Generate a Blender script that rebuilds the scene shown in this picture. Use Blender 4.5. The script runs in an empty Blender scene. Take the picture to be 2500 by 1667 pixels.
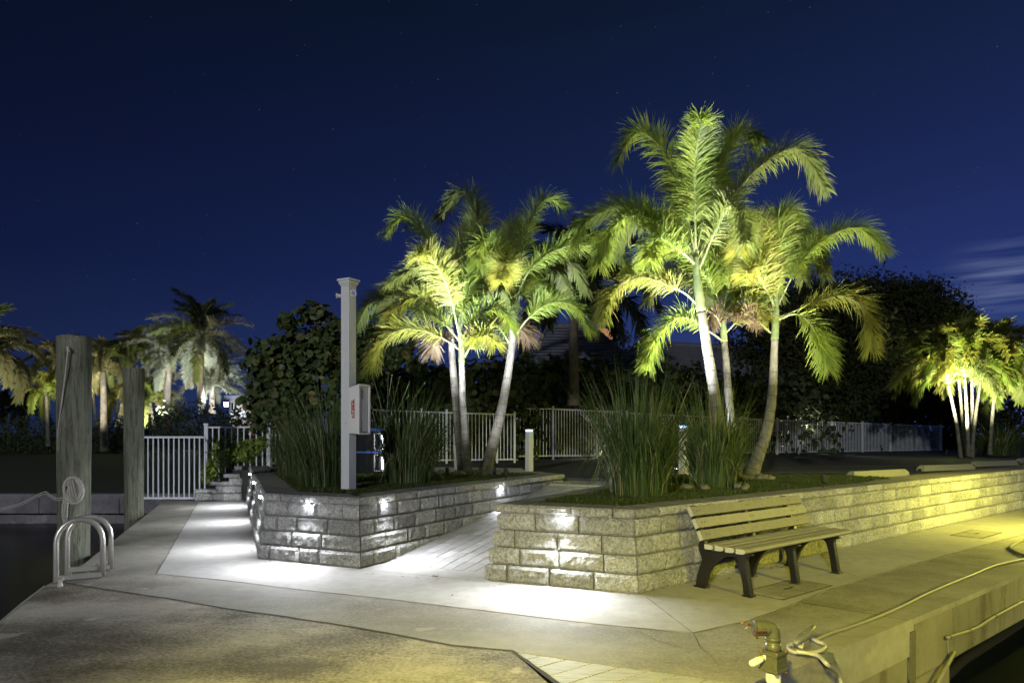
import bpy, bmesh, math, random
from mathutils import Vector, Matrix, noise, Euler, Quaternion
R = random.Random(7)
SC = bpy.context.scene
COL = SC.collection
rad = math.radians

# ------------------------------------------------------------------ camera, world, exposure
CAMH = 1.5
F, HZ = 1666.67, 1062.0          # focal length and horizon row on the 2500 x 1667 photograph
cam = bpy.data.cameras.new('camera')
cam.lens = 24.0; cam.sensor_width = 36.0; cam.shift_y = (HZ - 833.5) / 2500.0
cam.clip_start = 0.05; cam.clip_end = 3000
camo = bpy.data.objects.new('camera', cam); COL.objects.link(camo)
camo.location = (0, 0, CAMH); camo.rotation_euler = (rad(90), 0, 0)
SC.camera = camo

def G(x, y, z=0.0):
    """point of the level z that the photograph shows at x, y"""
    Z = F * (CAMH - z) / (y - HZ)
    return Vector(((x - 1250) * Z / F, Z, z))
def P(x, y, Z):
    """point at distance Z that the photograph shows at x, y"""
    return Vector(((x - 1250) * Z / F, Z, CAMH + (HZ - y) * Z / F))

W = bpy.data.worlds.new('World'); SC.world = W; W.use_nodes = True
def build_world():
    nt = W.node_tree; N = nt.nodes; L = nt.links
    for n in list(N): N.remove(n)
    out = N.new('ShaderNodeOutputWorld'); bg = N.new('ShaderNodeBackground'); L.new(bg.outputs[0], out.inputs[0])
    tc = N.new('ShaderNodeTexCoord'); sep = N.new('ShaderNodeSeparateXYZ'); L.new(tc.outputs['Generated'], sep.inputs[0])
    ramp = N.new('ShaderNodeValToRGB'); L.new(sep.outputs['Z'], ramp.inputs[0])
    cr = ramp.color_ramp
    stops = [(0.0, (.040, .070, .235)), (.10, (.030, .056, .205)), (.22, (.0165, .032, .145)), (.36, (.0105, .0200, .084)), (.52, (.0060, .0135, .042)), (1.0, (.0030, .0070, .020))]
    cr.elements[0].position = stops[0][0]; cr.elements[0].color = (*stops[0][1], 1)
    cr.elements[1].position = 1.0; cr.elements[1].color = (*stops[-1][1], 1)
    for p, c in stops[1:-1]:
        e = cr.elements.new(p); e.color = (*c, 1)
    # the afterglow is to the right: darker blue towards the left
    ml = N.new('ShaderNodeMapRange'); ml.inputs['From Min'].default_value = -.75; ml.inputs['From Max'].default_value = .55
    ml.inputs['To Min'].default_value = .28; ml.inputs['To Max'].default_value = 1.12; L.new(sep.outputs['X'], ml.inputs['Value'])
    vm = N.new('ShaderNodeVectorMath'); vm.operation = 'SCALE'; L.new(ramp.outputs[0], vm.inputs[0]); L.new(ml.outputs[0], vm.inputs['Scale'])
    # stars
    vo = N.new('ShaderNodeTexVoronoi'); vo.inputs['Scale'].default_value = 95; L.new(tc.outputs['Generated'], vo.inputs['Vector'])
    lt = N.new('ShaderNodeMapRange'); lt.inputs['From Min'].default_value = .062; lt.inputs['From Max'].default_value = .02
    lt.inputs['To Min'].default_value = 0; lt.inputs['To Max'].default_value = 1; L.new(vo.outputs['Distance'], lt.inputs['Value'])
    sc = N.new('ShaderNodeSeparateColor'); L.new(vo.outputs['Color'], sc.inputs[0])
    pw = N.new('ShaderNodeMath'); pw.operation = 'POWER'; L.new(sc.outputs[0], pw.inputs[0]); pw.inputs[1].default_value = 4.5
    mu = N.new('ShaderNodeMath'); mu.operation = 'MULTIPLY'; L.new(lt.outputs[0], mu.inputs[0]); L.new(pw.outputs[0], mu.inputs[1])
    st = N.new('ShaderNodeVectorMath'); st.operation = 'SCALE'; st.inputs[0].default_value = (.15, .21, .32); L.new(mu.outputs[0], st.inputs['Scale'])
    ad = N.new('ShaderNodeVectorMath'); ad.operation = 'ADD'; L.new(vm.outputs[0], ad.inputs[0]); L.new(st.outputs[0], ad.inputs[1])
    # thin wind-drawn cloud low on the right
    mp = N.new('ShaderNodeMapping'); mp.inputs['Rotation'].default_value = (0, rad(14), 0); mp.inputs['Scale'].default_value = (3.0, 3.0, 46); L.new(tc.outputs['Generated'], mp.inputs['Vector'])
    no = N.new('ShaderNodeTexNoise'); no.inputs['Scale'].default_value = 1.6; no.inputs['Detail'].default_value = 6; no.inputs['Roughness'].default_value = .5; L.new(mp.outputs[0], no.inputs['Vector'])
    m1 = N.new('ShaderNodeMapRange'); m1.inputs['From Min'].default_value = .43; m1.inputs['From Max'].default_value = .70; L.new(no.outputs['Fac'], m1.inputs['Value'])
    ax = N.new('ShaderNodeMapRange'); ax.interpolation_type = 'SMOOTHSTEP'; ax.inputs['From Min'].default_value = .505; ax.inputs['From Max'].default_value = .575; L.new(sep.outputs['X'], ax.inputs['Value'])
    ez = N.new('ShaderNodeMapRange'); ez.interpolation_type = 'SMOOTHSTEP'; ez.inputs['From Min'].default_value = .125; ez.inputs['From Max'].default_value = .165; L.new(sep.outputs['Z'], ez.inputs['Value'])
    ey = N.new('ShaderNodeMapRange'); ey.interpolation_type = 'SMOOTHSTEP'; ey.inputs['From Min'].default_value = .245; ey.inputs['From Max'].default_value = .185; L.new(sep.outputs['Z'], ey.inputs['Value'])
    cur = m1.outputs[0]
    for q in (ax, ez, ey):
        mm = N.new('ShaderNodeMath'); mm.operation = 'MULTIPLY'; L.new(cur, mm.inputs[0]); L.new(q.outputs[0], mm.inputs[1]); cur = mm.outputs[0]
    mx = N.new('ShaderNodeMix'); mx.data_type = 'RGBA'; L.new(cur, mx.inputs[0]); L.new(ad.outputs[0], mx.inputs[6]); mx.inputs[7].default_value = (.15, .19, .36, 1)
    L.new(mx.outputs[2], bg.inputs[0]); bg.inputs[1].default_value = .84
build_world()
SC.view_settings.view_transform = 'Standard'; SC.view_settings.look = 'None'
SC.view_settings.exposure = 0.0; SC.view_settings.gamma = 1.0; SC.view_settings.use_curve_mapping = False
SC.render.engine = 'CYCLES'
SC.cycles.use_denoising = True
SC.cycles.max_bounces = 6; SC.cycles.diffuse_bounces = 3; SC.cycles.glossy_bounces = 3; SC.cycles.transparent_max_bounces = 8
SC.cycles.sample_clamp_indirect = 4.0; SC.cycles.use_light_tree = True
SC.cycles.caustics_reflective = False; SC.cycles.caustics_refractive = False

WHITE = (.90, .93, 1.0); SOD = (1.0, .92, .13); WARM = (1.0, .88, .62)
def look(o, tgt):
    o.rotation_euler = (Vector(tgt) - o.location).to_track_quat('-Z', 'Y').to_euler()
def spot(name, loc, tgt, power, angle=60, blend=.6, color=WHITE, size=.03):
    d = bpy.data.lights.new(name, 'SPOT'); d.energy = power; d.color = color; d.spot_size = rad(angle); d.spot_blend = blend; d.shadow_soft_size = size
    o = bpy.data.objects.new(name, d); COL.objects.link(o); o.location = loc; look(o, tgt); return o
def point(name, loc, power, color=WHITE, size=.03):
    d = bpy.data.lights.new(name, 'POINT'); d.energy = power; d.color = color; d.shadow_soft_size = size
    o = bpy.data.objects.new(name, d); COL.objects.link(o); o.location = loc; return o
def area(name, loc, tgt, power, sx, sy, color=WHITE, spread=180):
    d = bpy.data.lights.new(name, 'AREA'); d.energy = power; d.color = color; d.shape = 'RECTANGLE'; d.size = sx; d.size_y = sy; d.spread = rad(spread)
    o = bpy.data.objects.new(name, d); COL.objects.link(o); o.location = loc; look(o, tgt); return o

# sodium lamps of the dock: one over the walk beyond the right edge, one high on its pole, one behind the photographer
point('sodium_pedestal_lamp', (8.95, 9.6, 1.25), 600, SOD, .05)
spot('sodium_dock_lamp', (8.7, 9.8, 2.6), (8.5, 10.9, 0), 520, 120, .9, SOD, .2)
spot('sodium_pole_lamp', (6.2, -3.0, 4.2), (5.3, 7.2, 0), 4200, 50, .8, (1.0, .92, .05), .25)
spot('sodium_near_lamp', (-.35, .25, 2.7), (.15, 2.55, 0), 2700, 84, 1.0, (1.0, .88, .07), .10)
point('fill_lamp_behind', (-14.0, -38.0, 14.0), 46000, (.97, .98, 1.0), .6)  # neutral fill light added far behind the camera to lift hedge and background

# ------------------------------------------------------------------ materials
M = {}
def mat(name): 
    m = bpy.data.materials.new(name); m.use_nodes = True; M[name] = m
    nt = m.node_tree; b = nt.nodes['Principled BSDF']
    return m, nt, nt.nodes, nt.links, b
def noise_n(N, L, vec, scale, detail=5, rough=.55, dim='3D'):
    n = N.new('ShaderNodeTexNoise'); n.inputs['Scale'].default_value = scale; n.inputs['Detail'].default_value = detail; n.inputs['Roughness'].default_value = rough
    if vec is not None: L.new(vec, n.inputs['Vector'])
    return n.outputs['Fac']
def mapr(N, L, v, a, b, c=0., d=1.):
    n = N.new('ShaderNodeMapRange'); L.new(v, n.inputs['Value'])
    n.inputs['From Min'].default_value = a; n.inputs['From Max'].default_value = b; n.inputs['To Min'].default_value = c; n.inputs['To Max'].default_value = d
    return n.outputs[0]
def mixc(N, L, f, a, b, mode='MIX'):
    n = N.new('ShaderNodeMix'); n.data_type = 'RGBA'; n.blend_type = mode
    if isinstance(f, (int, float)): n.inputs[0].default_value = f
    else: L.new(f, n.inputs[0])
    for i, c in ((6, a), (7, b)):
        if isinstance(c, tuple): n.inputs[i].default_value = (*c, 1) if len(c) == 3 else c
        else: L.new(c, n.inputs[i])
    return n.outputs[2]
def bump(N, L, b, h, strength=.4, dist=.01, normal=None):
    n = N.new('ShaderNodeBump'); n.inputs['Strength'].default_value = strength; n.inputs['Distance'].default_value = dist; L.new(h, n.inputs['Height'])
    if normal: L.new(normal, n.inputs['Normal'])
    L.new(n.outputs[0], b.inputs['Normal']); return n.outputs[0]
def gpos(N):
    return N.new('ShaderNodeNewGeometry').outputs['Position']
def mapping(N, L, vec, scale=(1, 1, 1), rot=(0, 0, 0), loc=(0, 0, 0)):
    m = N.new('ShaderNodeMapping'); L.new(vec, m.inputs['Vector']); m.inputs['Scale'].default_value = scale; m.inputs['Rotation'].default_value = rot; m.inputs['Location'].default_value = loc
    return m.outputs[0]
def math_(N, L, op, a, b=None):
    n = N.new('ShaderNodeMath'); n.operation = op
    for i, v in enumerate((a, b)):
        if v is None: continue
        if isinstance(v, (int, float)): n.inputs[i].default_value = v
        else: L.new(v, n.inputs[i])
    return n.outputs[0]

def simple(name, col, rough=.6, metal=0., spec=.4, grain=0, gscale=40, bstr=.15):
    m, nt, N, L, b = mat(name)
    b.inputs['Roughness'].default_value = rough; b.inputs['Metallic'].default_value = metal; b.inputs['Specular IOR Level'].default_value = spec
    if grain:
        f = noise_n(N, L, gpos(N), gscale, 6, .6)
        f2 = noise_n(N, L, gpos(N), gscale * .12, 4, .6)
        c = mixc(N, L, mapr(N, L, f, .3, .7), tuple(v * (1 - grain) for v in col), tuple(min(1, v * (1 + grain)) for v in col))
        c = mixc(N, L, mapr(N, L, f2, .35, .65, 0, .5), c, tuple(v * (1 - grain) for v in col))
        L.new(c, b.inputs['Base Color']); bump(N, L, b, f, bstr, .004)
    else: b.inputs['Base Color'].default_value = (*col, 1)
    return m

def concrete(name, c1, c2, stain=0., stain_col=(.035, .032, .018), seed=0., broom=0.0, pit=1.0):
    m, nt, N, L, b = mat(name)
    p = mapping(N, L, gpos(N), loc=(seed, seed * 2, 0))
    big = noise_n(N, L, p, .9, 6, .6); mid = noise_n(N, L, p, 7, 6, .65); fine = noise_n(N, L, p, 130, 4, .7)
    c = mixc(N, L, mapr(N, L, big, .35, .65), c1, c2)
    c = mixc(N, L, mapr(N, L, mid, .42, .72, 0, .45), c, tuple(v * .68 for v in c1))
    c = mixc(N, L, mapr(N, L, fine, .52, .75, 0, .55 * pit), c, tuple(v * .45 for v in c1))
    if stain:
        s1 = noise_n(N, L, mapping(N, L, p, (1, 1.25, 1)), .62, 7, .62)
        s2 = noise_n(N, L, p, 34, 6, .85)
        s = math_(N, L, 'ADD', s1, math_(N, L, 'MULTIPLY', math_(N, L, 'SUBTRACT', s2, .5), .75))
        f = mapr(N, L, s, .55 - stain, .76 - stain, 0, .95)
        c = mixc(N, L, f, c, stain_col)
        sp = noise_n(N, L, p, 2.1, 3, .5)
        c = mixc(N, L, mapr(N, L, sp, .66, .70, 0, .55), c, tuple(v * 1.05 for v in c2))
    L.new(c, b.inputs['Base Color']); b.inputs['Roughness'].default_value = .82; b.inputs['Specular IOR Level'].default_value = .25
    h = math_(N, L, 'ADD', fine, math_(N, L, 'MULTIPLY', mid, .8))
    if broom:
        bp = mapping(N, L, gpos(N), (6, 190, 6), (0, 0, rad(-52)))
        bn = noise_n(N, L, bp, 1.0, 3, .6); h = math_(N, L, 'ADD', h, math_(N, L, 'MULTIPLY', bn, broom))
    bump(N, L, b, h, .35, .006)
    return m

concrete('concrete_new', (.30, .29, .27), (.39, .38, .355), 0, broom=.9, seed=3)
concrete('concrete_old', (.22, .21, .18), (.31, .295, .255), .075, (.13, .12, .085), seed=11)
concrete('concrete_stained', (.30, .275, .22), (.42, .385, .31), .150, (.062, .052, .026), seed=5)
concrete('concrete_pale', (.52, .51, .49), (.62, .61, .59), 0, seed=8)
concrete('concrete_seawall', (.16, .155, .17), (.26, .25, .27), .05, (.06, .055, .06), seed=21)

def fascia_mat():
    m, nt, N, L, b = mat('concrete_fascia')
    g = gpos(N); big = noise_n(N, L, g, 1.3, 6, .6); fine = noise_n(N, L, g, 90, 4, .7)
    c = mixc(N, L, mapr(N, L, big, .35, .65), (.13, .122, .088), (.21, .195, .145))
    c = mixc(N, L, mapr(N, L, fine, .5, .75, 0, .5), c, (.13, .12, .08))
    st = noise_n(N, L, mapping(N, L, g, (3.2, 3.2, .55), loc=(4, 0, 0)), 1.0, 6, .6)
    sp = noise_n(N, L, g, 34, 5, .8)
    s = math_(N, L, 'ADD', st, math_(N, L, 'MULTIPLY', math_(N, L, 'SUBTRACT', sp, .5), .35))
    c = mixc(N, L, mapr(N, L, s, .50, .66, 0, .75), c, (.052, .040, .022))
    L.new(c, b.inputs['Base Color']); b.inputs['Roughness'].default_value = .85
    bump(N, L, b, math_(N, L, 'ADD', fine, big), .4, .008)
fascia_mat()

def block_mat():
    m, nt, N, L, b = mat('split_face_block')
    tc = N.new('ShaderNodeTexCoord').outputs['Object']; oi = N.new('ShaderNodeObjectInfo').outputs['Random']
    off = N.new('ShaderNodeCombineXYZ'); 
    for i in range(3): L.new(math_(N, L, 'MULTIPLY', oi, 31.0 + 7 * i), off.inputs[i])
    va = N.new('ShaderNodeVectorMath'); va.operation = 'ADD'; L.new(tc, va.inputs[0]); L.new(off.outputs[0], va.inputs[1])
    v = va.outputs[0]
    big = noise_n(N, L, v, 5, 4, .6); mid = noise_n(N, L, v, 30, 7, .78); fine = noise_n(N, L, v, 62, 6, .85)
    c = mixc(N, L, mapr(N, L, big, .35, .65), (.42, .42, .405), (.56, .555, .54))
    c = mixc(N, L, mapr(N, L, mid, .47, .57, 0, .75), c, (.20, .197, .185))
    c = mixc(N, L, mapr(N, L, fine, .58, .70, 0, .8), c, (.78, .77, .74))
    c = mixc(N, L, mapr(N, L, fine, .47, .39, 0, .8), c, (.07, .07, .065))
    t = mapr(N, L, oi, 0, 1, 1.0, 1.60)
    vm = N.new('ShaderNodeVectorMath'); vm.operation = 'SCALE'; L.new(c, vm.inputs[0]); L.new(t, vm.inputs['Scale'])
    L.new(vm.outputs[0], b.inputs['Base Color']); b.inputs['Roughness'].default_value = .9; b.inputs['Specular IOR Level'].default_value = .2
    h = math_(N, L, 'ADD', math_(N, L, 'MULTIPLY', mid, 1.4), math_(N, L, 'MULTIPLY', fine, .8))
    bump(N, L, b, h, 1.0, .032)
block_mat()
concrete('cap_top', (.17, .165, .15), (.24, .235, .215), 0, seed=14)

def paver_mat():
    m, nt, N, L, b = mat('paver')
    oi = N.new('ShaderNodeObjectInfo').outputs['Random']; g = gpos(N)
    c = mixc(N, L, oi, (.27, .265, .26), (.40, .395, .39))
    fine = noise_n(N, L, g, 110, 5, .7); mid = noise_n(N, L, g, 9, 5, .6)
    c = mixc(N, L, mapr(N, L, fine, .5, .72, 0, .5), c, (.15, .15, .145)); c = mixc(N, L, mapr(N, L, mid, .45, .7, 0, .4), c, (.20, .20, .195))
    L.new(c, b.inputs['Base Color']); b.inputs['Roughness'].default_value = .85; bump(N, L, b, fine, .3, .004)
paver_mat()
simple('joint_dark', (.035, .033, .022), .95, grain=.4, gscale=60)
simple('crack_dark', (.10, .095, .07), .95, grain=.4, gscale=60)
simple('bed_sand', (.14, .135, .12), .95, grain=.3)

def asphalt():
    m, nt, N, L, b = mat('asphalt')
    g = gpos(N); f = noise_n(N, L, g, 120, 5, .7); h = noise_n(N, L, g, .5, 5, .6)
    c = mixc(N, L, mapr(N, L, h, .3, .7), (.030, .030, .030), (.055, .054, .050)); c = mixc(N, L, mapr(N, L, f, .5, .75, 0, .6), c, (.10, .10, .095))
    L.new(c, b.inputs['Base Color']); b.inputs['Roughness'].default_value = .8; bump(N, L, b, f, .4, .006)
asphalt()

def turf():
    m, nt, N, L, b = mat('turf')
    g = gpos(N); f = noise_n(N, L, g, 60, 5, .7); h = noise_n(N, L, g, 2.2, 5, .6)
    c = mixc(N, L, mapr(N, L, f, .3, .7), (.030, .044, .014), (.075, .100, .030)); c = mixc(N, L, mapr(N, L, h, .5, .75, 0, .5), c, (.075, .070, .028))
    L.new(c, b.inputs['Base Color']); b.inputs['Roughness'].default_value = .9; bump(N, L, b, f, .8, .02)
turf()

def leafy(name, c1, c2, c3=None, trans=.35, rough=.42, p3=.82, spec=.18):
    m, nt, N, L, b = mat(name)
    geo = N.new('ShaderNodeNewGeometry'); rnd = geo.outputs['Random Per Island']
    c = mixc(N, L, rnd, c1, c2)
    if c3:
        r2 = math_(N, L, 'FRACT', math_(N, L, 'MULTIPLY', rnd, 17.31))
        c = mixc(N, L, mapr(N, L, r2, p3, p3 + .06), c, c3)
    b.inputs['Roughness'].default_value = rough; b.inputs['Specular IOR Level'].default_value = spec
    L.new(c, b.inputs['Base Color'])
    tr = N.new('ShaderNodeBsdfTranslucent'); hs = N.new('ShaderNodeHueSaturation'); hs.inputs['Hue'].default_value = .485; hs.inputs['Saturation'].default_value = 1.12; hs.inputs['Value'].default_value = 1.6
    L.new(c, hs.inputs['Color']); L.new(hs.outputs[0], tr.inputs['Color'])
    ms = N.new('ShaderNodeMixShader'); ms.inputs[0].default_value = trans; L.new(b.outputs[0], ms.inputs[1]); L.new(tr.outputs[0], ms.inputs[2])
    L.new(ms.outputs[0], N['Material Output'].inputs[0])
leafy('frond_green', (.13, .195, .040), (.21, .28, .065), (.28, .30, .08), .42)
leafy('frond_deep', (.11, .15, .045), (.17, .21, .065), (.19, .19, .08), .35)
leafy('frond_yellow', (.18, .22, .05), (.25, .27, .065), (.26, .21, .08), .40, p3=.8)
leafy('frond_dry', (.10, .075, .045), (.16, .12, .07), (.20, .16, .10), .2)
leafy('frond_pale', (.14, .15, .07), (.22, .22, .11), (.24, .19, .10), .3)
leafy('frond_silver', (.15, .17, .12), (.24, .26, .19), (.26, .24, .14), .25)
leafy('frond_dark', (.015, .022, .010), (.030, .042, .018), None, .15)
leafy('grass_blade', (.035, .065, .020), (.11, .155, .055), (.30, .27, .17), .30, p3=.88)
leafy('turf_blade', (.026, .042, .010), (.062, .088, .022), (.13, .12, .06), .30, p3=.9)
leafy('seagrape_leaf', (.035, .055, .020), (.10, .13, .045), (.20, .16, .06), .18, rough=.4, p3=.92)
leafy('hedge_leaf', (.035, .052, .024), (.080, .10, .045), (.16, .15, .09), .10, rough=.9, p3=.95, spec=.03)
leafy('clusia_leaf', (.14, .20, .035), (.24, .30, .06), None, .2, rough=.4)
leafy('oak_leaf', (.022, .030, .012), (.055, .062, .024), None, .08, rough=.9, spec=.03)
leafy('pink_leaf', (.25, .14, .12), (.40, .26, .2), None, .3)

def trunk_mat(name, c1, c2, ring=0, rs=9.0):
    m, nt, N, L, b = mat(name)
    tc = N.new('ShaderNodeTexCoord').outputs['Object']
    f = noise_n(N, L, mapping(N, L, tc, (1, 1, .35)), 22, 6, .65); h = noise_n(N, L, tc, 3.0, 4, .6)
    c = mixc(N, L, mapr(N, L, h, .40, .60), c1, c2); c = mixc(N, L, mapr(N, L, f, .46, .72, 0, .7), c, tuple(v * .5 for v in c1))
    k = noise_n(N, L, mapping(N, L, tc, (1, 1, .6), loc=(3, 1, 7)), 6.5, 5, .65); c = mixc(N, L, mapr(N, L, k, .56, .66, 0, .7), c, (c1[0] * .42, c1[1] * .40, c1[2] * .34))
    hz = noise_n(N, L, mapping(N, L, tc, (.6, .6, 9)), 6, 3, .6); c = mixc(N, L, mapr(N, L, hz, .5, .7, 0, .35), c, tuple(v * .55 for v in c1))
    L.new(c, b.inputs['Base Color']); b.inputs['Roughness'].default_value = .8; bump(N, L, b, math_(N, L, 'ADD', f, hz), .5, .010)
trunk_mat('palm_trunk', (.095, .09, .075), (.18, .172, .15))
trunk_mat('palm_trunk_ring', (.05, .042, .03), (.09, .075, .05))
trunk_mat('crownshaft', (.07, .10, .035), (.13, .16, .065))
trunk_mat('petiole', (.14, .17, .07), (.22, .24, .12))
trunk_mat('bark_dark', (.07, .055, .04), (.12, .10, .075))
trunk_mat('date_trunk', (.20, .17, .13), (.30, .26, .20))

def piling_mat():
    m, nt, N, L, b = mat('piling_wood')
    tc = N.new('ShaderNodeTexCoord').outputs['Object']
    v = mapping(N, L, tc, (1, 1, .09)); f = noise_n(N, L, v, 26, 7, .65); g = noise_n(N, L, mapping(N, L, tc, (1, 1, .25)), 5, 5, .6); fi = noise_n(N, L, mapping(N, L, tc, (1, 1, .12)), 120, 4, .7)
    c = mixc(N, L, mapr(N, L, g, .35, .65), (.085, .092, .058), (.185, .195, .140))
    c = mixc(N, L, mapr(N, L, f, .50, .60, 0, .8), c, (.045, .045, .030)); c = mixc(N, L, mapr(N, L, fi, .5, .7, 0, .5), c, (.24, .25, .20))
    L.new(c, b.inputs['Base Color']); b.inputs['Roughness'].default_value = .9
    bump(N, L, b, math_(N, L, 'ADD', f, fi), .9, .022)
piling_mat()
simple('white_paint', (.56, .57, .57), .5, grain=.05, gscale=20, bstr=.03)
simple('white_powdercoat', (.58, .61, .66), .4, grain=.04, gscale=20, bstr=.02)
simple('white_plastic', (.62, .61, .57), .35, grain=.05, gscale=8, bstr=.02)
simple('clear_cover', (.50, .49, .45), .25, grain=.06, gscale=6, bstr=.02)
simple('red_print', (.32, .012, .015), .5); simple('black_print', (.02, .02, .02), .6); simple('white_print', (.8, .8, .78), .6)
simple('lens_purple', (.05, .03, .14), .4, spec=.3)
simple('black_iron', (.012, .011, .011), .38, spec=.5, grain=.5, gscale=30, bstr=.3)
simple('slat_tan', (.30, .285, .235), .62, grain=.12, gscale=12, bstr=.05)
simple('slat_end', (.46, .45, .40), .7, grain=.12, gscale=50)
simple('alu', (.50, .48, .42), .36, metal=.65, grain=.06, gscale=50, bstr=.05)
simple('rope_fibre', (.42, .40, .36), .85, grain=.3, gscale=90, bstr=.5)
simple('hose_white', (.40, .385, .32), .35, grain=.04, gscale=20)
simple('conduit_grey', (.16, .155, .11), .6, grain=.25, gscale=40); simple('hose_dusty', (.20, .19, .13), .5, grain=.2, gscale=40)
simple('pvc', (.72, .70, .60), .4, grain=.03); simple('valve_grey', (.085, .085, .06), .4, grain=.25, gscale=60)
simple('brass', (.42, .26, .08), .35, metal=.8); simple('copper', (.16, .045, .025), .4, metal=.5)
simple('cleat_grey', (.21, .21, .18), .5, metal=.3, grain=.3, gscale=60, bstr=.3)
simple('tape', (.35, .37, .38), .3, metal=.6, grain=.3, gscale=20, bstr=.5)
simple('paint_green', (.02, .14, .07), .8)
simple('black_pipe', (.010, .010, .010), .7, spec=.2); simple('dark_plastic', (.015, .016, .02), .25)
simple('blue_plastic', (.06, .14, .45), .4); simple('stop_paint', (.22, .22, .19), .8, grain=.15, gscale=60)
simple('pebble', (.15, .145, .10), .8, grain=.3, gscale=20); simple('line_paint', (.35, .35, .33), .8, grain=.4, gscale=30)
simple('roof_tile', (.11, .12, .15), .7, grain=.35, gscale=14, bstr=.4); simple('roof_tile_pale', (.15, .16, .19), .7, grain=.3, gscale=14)
simple('stucco', (.36, .34, .31), .9, grain=.1); simple('stucco_pink', (.35, .12, .09), .9, grain=.1)
simple('window_dark', (.02, .025, .035), .15); simple('dry_leaf', (.22, .10, .04), .8); simple('soil', (.03, .026, .02), 1.)
simple('rock', (.17, .165, .14), .9, grain=.3, gscale=15, bstr=.5); simple('steel', (.4, .4, .4), .35, metal=.8)
def emis(name, col, s):
    m, nt, N, L, b = mat(name); b.inputs['Base Color'].default_value = (0, 0, 0, 1); b.inputs['Emission Color'].default_value = (*col, 1); b.inputs['Emission Strength'].default_value = s
emis('led_white', (.86, .90, 1.0), 160); emis('led_blue', (.30, .48, 1.0), 6); emis('lamp_white', (.8, .88, 1.0), 25); emis('lit_window', (.85, .9, 1.0), 1.1)
emis('skylight_orange', (.75, .36, .16), .55)

def slat_mat():
    m = M['slat_tan']; nt = m.node_tree; N = nt.nodes; L = nt.links; b = N['Principled BSDF']; src = b.inputs['Base Color'].links[0].from_socket
    oi = N.new('ShaderNodeObjectInfo').outputs['Random']; st = noise_n(N, L, mapping(N, L, gpos(N), (5, 60, 60), (0, 0, -math.atan2(.631, .776))), 1.0, 5, .65)
    c = mixc(N, L, mapr(N, L, st, .48, .66, 0, .55), src, (.17, .16, .12)); vm = N.new('ShaderNodeVectorMath'); vm.operation = 'SCALE'; L.new(c, vm.inputs[0]); L.new(mapr(N, L, oi, 0, 1, .78, 1.08), vm.inputs['Scale']); L.new(vm.outputs[0], b.inputs['Base Color'])
slat_mat()
def board_mat():
    m, nt, N, L, b = mat('composite_board')
    g = gpos(N); a = math.atan2(.631, .776)
    v = mapping(N, L, g, (2.0, 26, 2), (0, 0, -a)); f = noise_n(N, L, v, 2.2, 7, .62)
    w = N.new('ShaderNodeTexWave'); w.inputs['Scale'].default_value = 5; w.inputs['Distortion'].default_value = 5; w.inputs['Detail'].default_value = 4; w.bands_direction = 'Y'
    L.new(mapping(N, L, g, (.5, 5, 1), (0, 0, -a)), w.inputs['Vector'])
    c = mixc(N, L, mapr(N, L, w.outputs['Fac'], .2, .8), (.22, .22, .20), (.36, .355, .34)); c = mixc(N, L, mapr(N, L, f, .5, .62, 0, .6), c, (.13, .13, .11))
    L.new(c, b.inputs['Base Color']); b.inputs['Roughness'].default_value = .7; bump(N, L, b, w.outputs['Fac'], .4, .003)
board_mat()
def water_mat():
    m, nt, N, L, b = mat('canal_water')
    b.inputs['Base Color'].default_value = (.004, .006, .008, 1); b.inputs['Roughness'].default_value = .24; b.inputs['IOR'].default_value = 1.33; b.inputs['Specular IOR Level'].default_value = .2
    f = noise_n(N, L, mapping(N, L, gpos(N), (1, .5, 1)), 2.6, 4, .6); bump(N, L, b, f, .25, .03)
water_mat()

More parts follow.
